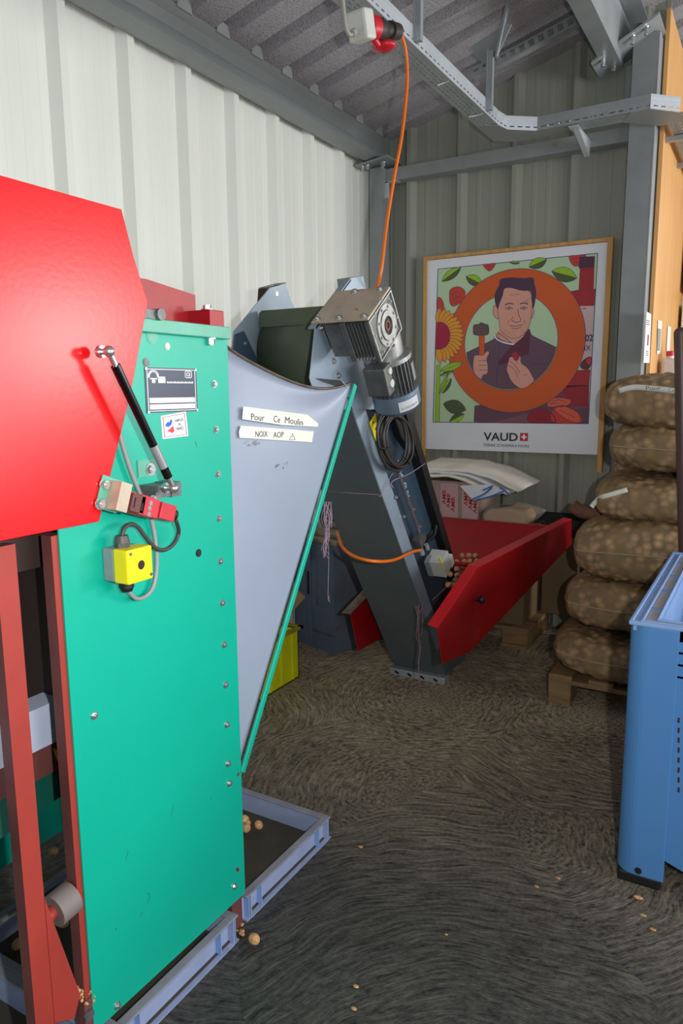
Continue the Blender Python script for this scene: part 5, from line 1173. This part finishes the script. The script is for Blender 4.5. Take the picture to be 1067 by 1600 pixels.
# leaves
def leafp(a, b_, w, rgb1, rgb2, layer, dl=0.3):
    A_, B_ = Vector((a[0], a[1], 0)), Vector((b_[0], b_[1], 0)); d = B_-A_; n = Vector((-d.y, d.x, 0)).normalized()*w
    up_ = [(A_+d*t+n*sin(pi*t)**0.8) for t in [i/10 for i in range(11)]]; dn = [(A_+d*t-n*sin(pi*t)**0.8) for t in [i/10 for i in range(11)]]
    mid = [(A_+d*t) for t in [i/10 for i in range(11)]]
    flat([(p.x, p.y) for p in up_+mid[::-1]], rgb1, layer); flat([(p.x, p.y) for p in dn+mid[::-1]], rgb2, layer)
    line([(p.x, p.y) for p in up_], INK, layer+dl, 0.0026, sub=1); line([(p.x, p.y) for p in dn], INK, layer+dl*1.3, 0.0026, sub=1)
    if dl > 0.1: line([(p.x, p.y) for p in mid], INK, layer+dl*1.6, 0.002, sub=1)
leafp((158, 250), (252, 180), 22, DG, LIME, 1.3); leafp((276, 225), (356, 265), 26, DG, LIME, 1.3); leafp((585, 180), (672, 142), 26, DG, LIME, 1.3); leafp((697, 200), (820, 234), 36, DG, LIME, 1.3)
leafp((490, 156), (540, 160), 8, DG, LIME, 1.3); leafp((165, 850), (276, 880), 34, DG, DG, 1.3); leafp((196, 938), (268, 900), 20, LIME, DG, 1.3); leafp((160, 800), (205, 725), 14, DG, LIME, 1.3)
blob([(360, 170), (390, 200), (414, 180), (418, 162), (390, 164)], WR, 1.3); blob([(195, 330), (200, 290), (240, 276), (272, 300), (262, 340), (220, 372), (200, 360)], WR, 1.3); blob([(782, 130), (800, 170), (830, 172), (864, 125), (820, 122)], WR, 1.3); blob([(138, 330), (160, 342), (170, 390), (140, 400)], WR, 1.2)
for pts in (((205, 320), (225, 300), (245, 305)), ((210, 345), (232, 325), (255, 330)), ((222, 360), (236, 345)), ((372, 178), (388, 172), (402, 178)), ((380, 190), (396, 186)), ((796, 135), (815, 140), (835, 132)), ((805, 155), (825, 158)), ((600, 905), (630, 895), (655, 905)), ((615, 925), (645, 918), (675, 928)), ((700, 838), (735, 832), (765, 842)), ((690, 850), (720, 846))): line(pts, INK, 3.5, 0.0026)
# sunflower
for k in range(17):
    a = -1.42+k*0.177; c_s = (130, 515)
    tip = (c_s[0]+140*cos(a), c_s[1]+140*sin(a)); bs_ = (c_s[0]+52*cos(a), c_s[1]+52*sin(a))
    if tip[0] < 136: tip = (136, tip[1])
    if bs_[0] < 132: bs_ = (132, bs_[1])
    leafp(bs_, tip, 16, YO if k % 3 else (226, 120, 30), YO, 4.0+k*0.09, 0.03)
flat([(133, 452), (160, 450), (185, 468), (198, 500), (196, 540), (180, 568), (155, 582), (128, 584)], (164, 20, 62), 6.0); line([(133, 452), (160, 450), (185, 468), (198, 500), (196, 540), (180, 568), (155, 582), (128, 584)], INK, 6.2)
flat([(134, 660), (150, 655), (146, 938), (126, 938)], LIME, 4.6); line([(134, 660), (126, 938)], INK, 4.8, sub=1); line([(150, 655), (146, 938)], INK, 4.8, sub=1)
leafp((150, 690), (262, 648), 18, LIME, LIME, 5.0); leafp((150, 712), (215, 690), 9, LIME, DG, 5.6); leafp((146, 800), (190, 700), 8, LIME, LIME, 5.3)
# ring
RC, RO, RI = Vector((-1.356, 0, 1.700)), 0.413, 0.281; RCI = Vector((-1.377, 0, 1.700))
def circ(c, r, n=72): return [Vector((c.x+r*cos(2*pi*i/n), YP, c.z+r*sin(2*pi*i/n))) for i in range(n)]
flat(circ(RC, RO), OR, 3.0); line(circ(RC, RO)+[circ(RC, RO)[0]], INK, 3.2, 0.003, sub=1)
flat(circ(RCI, RI), MINT, 3.6); line(circ(RCI, RI)+[circ(RCI, RI)[0]], INK, 3.8, 0.003, sub=1)
# dots on the ring
pr_.use(C3((150, 60, 30))); yy_ = YP-0.0005-0.0004*3.3
st_ = 0.0125
for i in range(-34, 35):
    for j in range(-34, 35):
        x = RC.x+i*st_+(st_/2 if j % 2 else 0); z = RC.z+j*st_
        if ((x-RC.x)**2+(z-RC.z)**2)**0.5 < RO-0.008 and ((x-RCI.x)**2+(z-RCI.z)**2)**0.5 > RI+0.006:
            r = 0.0022; pr_.face([(x-r, yy_, z), (x, yy_, z-r), (x+r, yy_, z), (x, yy_, z+r)])
# man: jacket clipped by the inner circle
def inside(p, r=RI-0.003):
    v = Vector((p.x-RCI.x, 0, p.z-RCI.z))
    if v.length > r: v = v*(r/v.length)
    return Vector((RCI.x+v.x, YP, RCI.z+v.z))
arc = [inside(Vector((RCI.x+cos(a)*5, 0, RCI.z+sin(a)*5))) for a in [radians(158+i*6.1) for i in range(36)]]
shoulder = spline([Q(*p) for p in ((716, 572), (660, 545), (600, 515), (582, 488), (520, 560), (440, 505), (418, 530), (350, 565), (278, 600))], 4)
ja = [inside(Vector((RCI.x+cos(a), 0, RCI.z+sin(a)))) for a in [radians(198+i*6.0) for i in range(27)]]
flat([q for q in ja]+[inside(p) for p in shoulder if True], JK, 4.0)
line([inside(p) for p in shoulder], INK, 4.2, 0.003, sub=1)
# neck, face
flat([(436, 490), (584, 486), (588, 520), (520, 556), (470, 545), (415, 515)], SKIN, 4.2); line([(414, 512), (430, 535), (470, 552), (516, 560)], (226, 222, 232), 4.6, 0.008); line([(410, 516), (426, 540), (468, 558), (516, 566)], INK, 4.7, 0.0025)
blob([(582, 486), (590, 500), (584, 600), (560, 612), (436, 660), (480, 590), (560, 520)], (92, 36, 58), 4.8)
blob([(414, 370), (410, 405), (424, 432), (436, 428), (432, 375)], SKIN, 4.5); blob([(604, 378), (610, 400), (600, 430), (592, 430), (594, 385)], SKIN, 4.5)
face_ = [(438, 330), (432, 385), (440, 450), (446, 490), (480, 520), (510, 530), (545, 520), (578, 486), (594, 440), (600, 380), (600, 320), (560, 285), (470, 283)]
blob(face_, SKIN, 4.9)
hair = [(432, 385), (420, 350), (420, 310), (440, 270), (448, 240), (500, 232), (560, 236), (604, 234), (612, 268), (620, 300), (616, 340), (606, 382), (598, 330), (596, 296), (560, 296), (530, 290), (500, 282), (466, 284), (456, 320), (440, 360)]
blob(hair, HAIR, 5.4, sub=3)
for a, c in (((470, 382), (506, 382)), ((542, 382), (578, 380))):
    line([a, ((a[0]+c[0])/2, a[1]-7), c], INK, 5.8, 0.0035); line([a, ((a[0]+c[0])/2, a[1]+6), c], INK, 5.8, 0.002)
    blob([((a[0]+c[0])/2-6, a[1]+1), ((a[0]+c[0])/2, a[1]-5), ((a[0]+c[0])/2+6, a[1]+1), ((a[0]+c[0])/2, a[1]+6)], (90, 110, 150), 5.7, False)
line([(468, 366), (488, 358), (508, 362)], HAIR, 5.8, 0.006); line([(542, 360), (562, 356), (582, 362)], HAIR, 5.8, 0.006)
line([(530, 385), (536, 415), (546, 440), (530, 450), (514, 448), (500, 440), (508, 425)], INK, 5.8, 0.003)
line([(490, 465), (520, 470), (556, 462)], INK, 5.8, 0.0035); line([(498, 478), (524, 482), (546, 475)], (150, 70, 80), 5.8, 0.004)
line([(490, 440), (478, 460)], INK, 5.8, 0.002); line([(560, 436), (568, 458)], INK, 5.8, 0.002); line([(490, 318), (540, 312)], INK, 5.8, 0.002); line([(560, 345), (586, 350)], INK, 5.8, 0.002); line([(576, 338), (590, 334)], INK, 5.8, 0.002)
for k in range(26):
    random.seed(k+70); x, y = random.uniform(450, 580), random.uniform(484, 515); line([(x, y), (x+2, y+4)], INK, 5.7, 0.0016, sub=1)
# coat lines
line([(436, 660), (428, 700), (426, 770)], INK, 4.6, 0.003); line([(440, 505), (436, 660)], INK, 4.6, 0.002); line([(596, 655), (680, 652)], INK, 4.6, 0.003); line([(340, 600), (330, 640)], INK, 4.6, 0.002)
# hammer
flat([(340, 512), (368, 512), (366, 700), (342, 712)], (214, 84, 34), 5.0); line([(340, 512), (342, 712)], INK, 5.2, sub=1); line([(368, 512), (366, 700)], INK, 5.2, sub=1)
blob([(316, 464), (340, 460), (350, 452), (372, 460), (386, 466), (388, 505), (366, 514), (318, 512), (312, 488)], (96, 76, 74), 5.4)
# fists
blob([(316, 620), (330, 612), (360, 612), (374, 596), (386, 592), (390, 606), (378, 630), (384, 660), (382, 700), (360, 710), (352, 728), (330, 715), (312, 680)], SKIN, 5.6)
for y in (640, 662, 686): line([(340, y), (382, y-2)], INK, 5.9, 0.0025)
blob([(486, 640), (492, 622), (512, 620), (528, 612), (544, 620), (548, 650), (576, 672), (600, 710), (608, 740), (560, 774), (530, 768), (500, 740), (484, 705), (476, 680)], SKIN, 5.2)
for pts in (((486, 660), (520, 690), (528, 720)), ((492, 640), (520, 665), (540, 700)), ((510, 630), (536, 655)), ((560, 712), (575, 705))): line(pts, INK, 5.6, 0.0025)
blob([(500, 606), (514, 596), (530, 602), (538, 620), (526, 638), (510, 626)], (170, 36, 50), 5.8)
# lettering
pr_.use(C3((44, 44, 56)))
def ptext(body, c0, c1, hh, bold, layer=2):
    a = Q(*c0); c = Q(*c1); u = Vector((1, 0, 0)); text(pr_, 'x', body, (a.x, YP-0.0005-0.0004*layer, a.z), u, (0, 0, 1), width=c.x-a.x, height=hh, bold=bold, depth=0.0, builder=pr_)
ptext('VAUD', (362, 1030), (530, 1030), 0.050, 0.022)
ptext("TERRE D'INSPIRATION", (360, 1058), (583, 1066), 0.0165, 0.0)
pr_.use(C3(INK)); ptext('02', (860, 545), (898, 545), 0.038, 0.03, 4); ptext('IX', (857, 590), (888, 590), 0.030, 0.01, 4)
a = Q(541, 1032); s_ = 0.047
pr_.use(C3((190, 26, 52))); pr_.face([(a.x, YP-0.0012, a.z), (a.x+s_, YP-0.0012, a.z), (a.x+s_, YP-0.0012, a.z+s_), (a.x, YP-0.0012, a.z+s_)])
pr_.use(C3((244, 240, 240)))
for (u0, v0, u1, v1) in ((0.40, 0.16, 0.60, 0.84), (0.16, 0.40, 0.40, 0.60), (0.60, 0.40, 0.84, 0.60)): pr_.face([(a.x+s_*u0, YP-0.0016, a.z+s_*v0), (a.x+s_*u1, YP-0.0016, a.z+s_*v0), (a.x+s_*u1, YP-0.0016, a.z+s_*v1), (a.x+s_*u0, YP-0.0016, a.z+s_*v1)])
pr_.build('poster_print', None, po, fix=False)
b = MB()
for (x, y) in ((509, 117), (967, 147), (955, 600), (97, 230), (87, 625), (73, 1000)): q = Q(x, y); b.cyl((q.x, YP, q.z), (q.x, YP-0.003, q.z), 0.003, 8)
b.build('pin', M_bolt, po)

# ================================================================== SACKS AND PALLET (right)
pal = thing('wooden_pallet', (-0.25, 3.6, 0), 'wooden pallet under the stack of walnut sacks', 'pallet', 'wooden pallets')
for y in (3.232, 3.62, 4.02):
    for x in (-0.80, -0.25, 0.26):
        b = MB(); b.box((x, y, 0.0), (x+0.10, y+0.14, 0.10)); b.build('block', M_woodd, pal, bevel=0.003)
    b = MB(); b.box((-0.80, y, 0.10), (0.36, y+0.14, 0.12)); b.build('stringer', M_woodd, pal, bevel=0.001)
for k in range(7):
    x = -0.80+k*0.176; b = MB(); b.box((x, 3.232, 0.12), (x+0.105, 4.16, 0.14)); b.build('board', M_woodd, pal, bevel=0.001)

def sack(name, c, half, rot, seed, label, tilt=0.0, seam=None, pinch=0.55, group='walnut sacks'):
    t = thing(name, c, label, 'sack', group); nu, nv = 110, 56
    cR_, sR_ = cos(rot), sin(rot); out = {}
    def pt(u, v, side):
        # u, v in -1..1; rounded pillow
        eu, ev = abs(u), abs(v)
        hgt = ((1-eu**6.0)**0.34)*((1-ev**5.0)**0.34)
        a = half[0]*(1-0.10*ev**3); bb = half[1]*(1-0.14*eu**4)
        x, y = u*a, v*bb; zc_ = half[2]*hgt*side
        p = Vector((x, y, zc_))
        vd = noise.voronoi(Vector((x, y, zc_))*27+Vector((seed*3.1, 0, 0)))[0]
        bump = 0.017*(0.55-min(vd[0], 0.9))+0.016*noise.noise(Vector((x*4+seed, y*4, zc_*5)))
        nrm = Vector((u**3*0.9, v**3*0.9, side*max(0.15, hgt))).normalized()
        edge = 1-max(eu, ev)**16
        p += nrm*bump*edge
        p.z += tilt*x+0.02*noise.noise(Vector((x*2+seed*5, y*2, 0)))
        # shoulders droop
        return Vector((c[0]+p.x*cR_-p.y*sR_, c[1]+p.x*sR_+p.y*cR_, c[2]+p.z))
    def par(i, n): 
        s = -1+2*i/n; return sin(s*pi/2)
    b = MB()
    for side in (1, -1):
        rows = [[pt(par(i, nu), par(j, nv), side) for i in range(nu+1)] for j in range(nv+1)]
        b.grid(rows if side == 1 else [r[::-1] for r in rows])
        if side == 1: R_ = rows
    b.build('net', M_sack, t, fix=False)
    if seam:
        b = MB(); pts = [R_[int(seam[0][0]*nv)][int((0.004+0.99*s)*nu)] for s in [i/12 for i in range(13)]]
        b.tube([R_[k][0] for k in range(int(nv*0.5), -1, -4)]+[R_[0][i] for i in range(0, nu, 6)], 0.0035, 6, 3)
        b.build('seam', mat('pale seam thread', (160, 140, 110), 0.8), t)
    return t, pt
def box2sack(xl, z0, z1, name, label, seed, seam=True, tilt=0.0, depth=0.31, yc=3.50, length=0.92, rot=0.0):
    cx = xl+length/2
    return sack(name, (cx, yc, (z0+z1)/2), (length/2, depth, (z1-z0)/2*0.97), rot, seed, label, tilt, [(0, 0)] if seam else None)
box2sack(-0.815, 0.142, 0.352, 'walnut_sack', 'bottom sack of the walnut stack, resting on the pallet', 1)
box2sack(-0.775, 0.352, 0.592, 'walnut_sack', 'brown net sack second from the bottom, pale seam along its edge', 2)
box2sack(-0.745, 0.592, 0.875, 'walnut_sack', 'fattest walnut sack, third from the bottom, just above the blue bin', 3, tilt=0.02)
tD, fD = box2sack(-0.665, 0.875, 1.062, 'walnut_sack', 'walnut sack with a strip of tape across its left corner', 4, seam=False, tilt=0.02)
box2sack(-0.615, 1.062, 1.258, 'walnut_sack', 'walnut sack second from the top with a folded hem', 5, tilt=-0.05)
tF, fF = box2sack(-0.645, 1.258, 1.475, 'walnut_sack', 'topmost walnut sack with a handwritten tape strip', 6, seam=False, length=0.80)
sack('walnut_sack', (-0.36, 3.98, 1.00), (0.33, 0.17, 0.14), 0.1, 8, 'darker walnut sack behind the stack, next to the poster leg')
sack('walnut_sack', (-0.38, 3.97, 0.45), (0.38, 0.16, 0.30), 0.0, 9, 'shaded walnut sack low down behind the front stack')
def proj(p):
    d = p-Vector((0, 0, CAMZ)); w = d.dot(cF); return 533.5+FPX*d.dot(cR)/w, 800-FPX*d.dot(cU)/w, w
def on_sack(fn, px, py):
    """nearest surface point of the sack under this pixel"""
    best = None
    for side in (1, -1):
        for i in range(121):
            for j in range(61):
                u, v = -1+2*i/120, -1+2*j/60
                u, v = sin(u*pi/2), sin(v*pi/2)
                p = fn(u, v, side); a, c, w = proj(p); dd = ((a-px)**2+(c-py)**2)**0.5
                if dd < 4 and (best is None or w < best[0]): best = (w, p)
    return best[1] if best else P(px, py, 1, 3.25)
# knotted ear of the taped sack
b = MB(); q = P(905, 800, 1, 3.50)
b.tube([q+Vector((0.10, 0, 0)), q+Vector((0.03, 0, 0.0)), q+Vector((-0.01, 0, 0.012)), q+Vector((-0.035, 0, 0.03))], 0.032, 12, 3); b.build('knotted_ear', mat('dark net knot', (110, 76, 56), 0.8, 0, 0.3, 30, 0.6, 60), tD)
def pinned_tape(pix, w, par_, fn):
    rows = [[], []]; toc = Vector((0, 0, CAMZ))
    P_ = []
    for a, c in pix:
        p = on_sack(fn, a, c); dc = (toc-p).normalized(); P_.append(p+dc*0.008)
    P_ = spline(P_, 4)
    for i, p in enumerate(P_):
        t = (P_[min(i+1, len(P_)-1)]-P_[max(0, i-1)]).normalized(); n = (toc-p).normalized(); s = t.cross(n).normalized()*w/2
        rows[0].append(p-s); rows[1].append(p+s)
    b = MB(); b.grid(rows); return b.build('tape_strip', M_paper, par_, fix=False, solid=0.001)
M_tape2 = mat('greenish masking tape', (214, 214, 178), 0.7)
pinned_tape([(963, 610), (985, 605), (1010, 605), (1040, 608), (1062, 610)], 0.022, tF, fF)
for (w_, px, py, ww) in (('Pour', 1006, 609, 0.055), ('Ce', 1044, 612, 0.02)):
    a = on_sack(fF, px, py); dc = (Vector((0, 0, CAMZ))-a).normalized()
    text(None, 'handwriting', w_, a+dc*0.0115, (1, 0, 0), (0, -0.25, 0.97), width=ww, height=0.015, m=M_ink, parent=tF, bold=-0.012)
pinned_tape([(924, 792), (928, 783), (936, 777), (950, 771), (977, 763)], 0.020, tD, fD)

# brown post standing behind the bin
p0b, p1b = P(1064, 520, 1, 3.13), P(1071, 860, 1, 3.13)
dpb = (p0b-p1b).normalized(); base = p1b-dpb*((p1b.z-0.0)/dpb.z)
b = MB(); b.cyl(base, p0b, 0.026, 20); b.sphere(p0b, 0.026, 18, 10, (1, 1, 0.8)); tag(b.build('brown_post', mat('brown painted tube', (84, 62, 56), 0.4, 0, 0.15, 5), org=base), 'dark brown rounded post rising behind the blue bin at right edge', 'post')

# ================================================================== BLUE BIN
bx = thing('blue_pallet_bin', (0.3, 2.58, 0), 'large blue plastic pallet bin standing at the right edge', 'bin')
X0b, Y0b, X1b, Y1b, Zt = -0.302, 2.08, 0.898, 3.08, 0.79
def corner_post(cx, cy, sx, sy):
    b = MB(); pts = []
    for k in range(9):
        a = radians(90*k/8); r = 0.05; pts.append((cx+sx*(r-r*cos(a)), cy+sy*(r-r*sin(a))))
    # outer rounded corner quarter, then inner square
    pts = [(cx, cy+sy*0.13)]+[(cx+sx*(0.05-0.05*cos(radians(90*k/8))), cy+sy*(0.05-0.05*sin(radians(90*k/8)))) for k in range(9)]+[(cx+sx*0.13, cy), (cx+sx*0.13, cy+sy*0.035), (cx+sx*0.06, cy+sy*0.06), (cx+sx*0.035, cy+sy*0.13)]
    n = len(pts); b.add([(x, y, 0.035) for x, y in pts]+[(x, y, Zt-0.012) for x, y in pts], [(i, (i+1) % n, (i+1) % n+n, i+n) for i in range(n)]+[tuple(range(n)), tuple(range(2*n-1, n-1, -1))])
    return b.build('corner_post', M_blue, bx, bevel=0.002)
for (cx, cy, sx, sy) in ((X0b, Y0b, 1, 1), (X1b, Y0b, -1, 1), (X0b, Y1b, 1, -1), (X1b, Y1b, -1, -1)): corner_post(cx, cy, sx, sy)
# front and back walls with vent openings
for (yy, sgn) in ((Y0b+0.008, 1), (Y1b-0.008, -1)):
    b = MB(); y0_, y1_ = sorted((yy, yy+sgn*0.022))
    b.box((X0b+0.125, y0_, 0.16), (X1b-0.125, y1_, 0.645)); 
    for k in range(4): z = 0.645+k*0.034; b.box((X0b+0.125, y0_, z), (X1b-0.125, y1_, z+0.006 if k < 3 else Zt-0.01))
    b.box((X0b+0.125, y0_, 0.645), (X0b+0.15, y1_, Zt-0.012))
    for k in range(12): b.box((X0b+0.20+k*0.075, y0_, 0.645), (X0b+0.206+k*0.075, y1_, 0.76))
    b.build('wall_panel', M_blue, bx)
for (xx, sgn) in ((X0b+0.008, 1), (X1b-0.008, -1)):
    b = MB(); x0_, x1_ = sorted((xx, xx+sgn*0.022)); b.box((x0_, Y0b+0.125, 0.10), (x1_, Y1b-0.125, Zt-0.012)); b.build('wall_panel', M_blue, bx)
    b = MB(); x0_, x1_ = sorted((xx+sgn*0.06, xx+sgn*0.066)); b.box((x0_, Y0b+0.06, 0.12), (x1_, Y1b-0.06, Zt-0.02)); b.build('inner_wall', M_bluel, bx)
b = MB(); b.box((X0b+0.06, Y0b+0.03, 0.12), (X1b-0.06, Y1b-0.03, 0.14)); b.build('base_deck', M_blue, bx)
# rim: double edge with a dusty channel between
def ringrect(o, w, z0, z1, m_, nm):
    b = MB(); x0_, y0_, x1_, y1_ = X0b+o, Y0b+o, X1b-o, Y1b-o
    b.box((x0_, y0_, z0), (x1_, y0_+w, z1)); b.box((x0_, y1_-w, z0), (x1_, y1_, z1)); b.box((x0_, y0_+w, z0), (x0_+w, y1_-w, z1)); b.box((x1_-w, y0_+w, z0), (x1_, y1_-w, z1)); return b.build(nm, m_, bx, bevel=0.0025)
ringrect(0.0, 0.010, Zt-0.012, Zt, M_bluel, 'rim_edge'); ringrect(0.010, 0.016, Zt-0.03, Zt-0.006, M_bluel, 'rim_channel'); ringrect(0.026, 0.008, Zt-0.03, Zt-0.002, M_bluel, 'rim_edge')
ringrect(0.034, 0.030, Zt-0.03, Zt-0.009, mat('dusty grey rim channel', (158, 156, 160), 0.7, 0, 0.1, 12), 'rim_channel'); ringrect(0.064, 0.006, Zt-0.04, Zt-0.003, M_bluel, 'rim_edge')
for k in range(4):
    b = MB(); y = Y0b+0.18+k*0.22; b.box((X0b+0.034, y, Zt-0.014), (X0b+0.064, y+0.006, Zt-0.006)); b.build('rim_rib', M_blue, bx)
b = MB()
for k in range(8): q = P(1060, 1238-k*15.5, 1, Y0b+0.008); b.box((q.x-0.0025, Y0b+0.0068, q.z), (q.x+0.0025, Y0b+0.009, q.z+0.015))
b.build('vent_slot', mat('dark slot', (52, 30, 40), 0.8), bx)
# feet
for (cx, cy) in ((X0b, Y0b), (X1b-0.13, Y0b), (X0b, Y1b-0.13), (X1b-0.13, Y1b-0.13)):
    b = MB(); b.box((cx+0.006, cy+0.006, 0.0), (cx+0.124, cy+0.124, 0.036)); b.build('rubber_foot', M_black, bx, bevel=0.008)
b = MB(); q = P(997, 1360, 1, Y0b); b.cyl((q.x, Y0b+0.004, q.z), (q.x, Y0b-0.004, q.z), 0.010, 6, smooth=False); b.build('foot_screw', M_black, bx)
b = MB(); b.prism([(X0b+0.13, Y0b+0.008, 0.16), (X0b+0.13, Y0b+0.008, 0.10), (X0b+0.20, Y0b+0.008, 0.075), (X1b-0.13, Y0b+0.008, 0.07), (X1b-0.13, Y0b+0.008, 0.16)], (0, 0.02, 0)); b.build('skirt', M_blue, bx)

# ================================================================== STOREROOM THINGS beyond the column
Xq = X0
def paper(name, pts, label, m_=M_white, off=0.003):
    b = MB(); b.prism([P(x, y, 0, Xq+off) for x, y in pts], (0.0015, 0, 0)); o = b.build(name, m_, org=P(pts[0][0], pts[0][1], 0, Xq+off)); return tag(o, label, 'notice', 'papers pinned on the plywood')
n1 = paper('paper_notice', ((1010, 487), (1017, 491), (1014, 567), (1005, 567)), 'tall white paper notice on the plywood nearest the column')
n2 = paper('paper_notice', ((1028, 500), (1034, 502), (1031, 553), (1026, 553)), 'narrow paper in a grey sleeve, middle one on the plywood')
n3 = paper('paper_notice', ((1043, 509), (1048, 511), (1046, 550), (1041, 549)), 'small white paper furthest right on the plywood')
b = MB(); b.use(M_ink); off = Xq+0.0055
for (x0p, x1p, y0p, n_) in ((1010, 1015, 500, 3), (1009, 1013, 548, 3)):
    for k in range(n_): b.face([P(x0p, y0p+k*3, 0, off), P(x1p, y0p+k*3+1, 0, off), P(x1p, y0p+k*3+2, 0, off), P(x0p, y0p+k*3+1, 0, off)])
b.use(Mrd); b.face([P(1012, 523, 0, off), P(1014, 523, 0, off), P(1013, 540, 0, off), P(1011, 540, 0, off)]); b.build('print_lines', None, n1, fix=False)
b = MB(); b.face([P(1028, 513, 0, off), P(1033, 514, 0, off), P(1031, 548, 0, off), P(1027, 548, 0, off)]); b.build('sleeve', M_greypl, n2, fix=False)
# shelf with jerrycans
YJ = 4.75
sh = thing('storage_shelf', (-0.3, 4.9, 0), 'white storage shelf beyond the column, behind the walnut sacks', 'shelf')
zj = 1.43
b = MB(); b.box((-0.59, 4.60, zj-0.03), (0.4, 5.15, zj)); b.build('shelf_board', M_white, sh)
for (x, y) in ((-0.58, 4.61), (0.36, 4.61), (-0.58, 5.10), (0.36, 5.10)):
    b = MB(); b.box((x, y, 0), (x+0.03, y+0.03, zj-0.03)); b.build('shelf_leg', M_white, sh)
def jerry(xc, yc_, w, h, lab):
    t = thing('jerrycan', (xc, yc_, zj), lab, 'jerrycan', 'white jerrycans')
    b = MB(); b.box((xc-w/2, yc_-0.09, zj), (xc+w/2, yc_+0.09, zj+h*0.8)); b.build('can_body', mat('white polythene', (226, 222, 222), 0.4), t, bevel=0.02)
    b = MB(); b.cyl((xc-w*0.2, yc_-0.03, zj+h*0.8), (xc-w*0.2, yc_-0.03, zj+h*0.9), 0.022, 14); b.tube([(xc-w*0.05, yc_, zj+h*0.78), (xc+w*0.05, yc_, zj+h*0.95), (xc+w*0.35, yc_, zj+h*0.95), (xc+w*0.42, yc_, zj+h*0.78)], 0.012, 8); b.build('neck', mat('white polythene', (0, 0, 0)), t)
    b = MB(); b.cyl((xc-w*0.2, yc_-0.03, zj+h*0.88), (xc-w*0.2, yc_-0.03, zj+h*1.02), 0.026, 14); b.build('cap', mat('bright red cap', (220, 40, 66), 0.4), t)
jerry(-0.51, 4.72, 0.14, 0.20, 'small white jerrycan with a red cap nearest the column')
jerry(-0.34, 4.80, 0.16, 0.235, 'larger white jerrycan with a red cap beside the brown post')
# tall white cupboard with bottles at far right edge
cu_ = thing('white_cupboard', (-0.1, 5.6, 0), 'tall white cupboard at the right edge beyond the plywood', 'cupboard')
xq0 = max(P(1052, 480, 1, 5.5).x, -0.58); zq1 = P(1060, 477, 1, 5.5).z; zq2 = P(1060, 456, 1, 5.5).z
b = MB(); b.box((xq0, 5.5, 0), (xq0+0.9, 5.9, zq1)); b.build('lower_cabinet', mat('cream cupboard', (222, 216, 196), 0.5), cu_, bevel=0.004)
xq2 = max(P(1056, 440, 1, 5.5).x, -0.58)
b = MB(); b.box((xq2, 5.5, zq2), (xq2+0.9, 5.9, 2.66)); b.build('upper_cabinet', mat('cream cupboard', (0, 0, 0)), cu_, bevel=0.004)
for k, px in enumerate((1058, 1064)):
    x = P(px, 470, 1, 5.58).x; bt_ = thing('bottle', (x, 5.60, zq1), ('dark bottle with gold neck between the cupboards, left one', 'dark bottle with gold neck between the cupboards, right one')[k], 'bottle', 'gold necked bottles')
    b = MB(); b.cyl((x, 5.60, zq1), (x, 5.60, zq2-0.03), 0.014, 12, 0.010); b.build('neck', mat('gold foil', (196, 166, 104), 0.3, 0.6), bt_)
    b = MB(); b.cyl((x, 5.60, zq1), (x, 5.60, zq1+0.03), 0.022, 12); b.build('bottle_body', mat('pale glass', (190, 176, 140), 0.3), bt_)
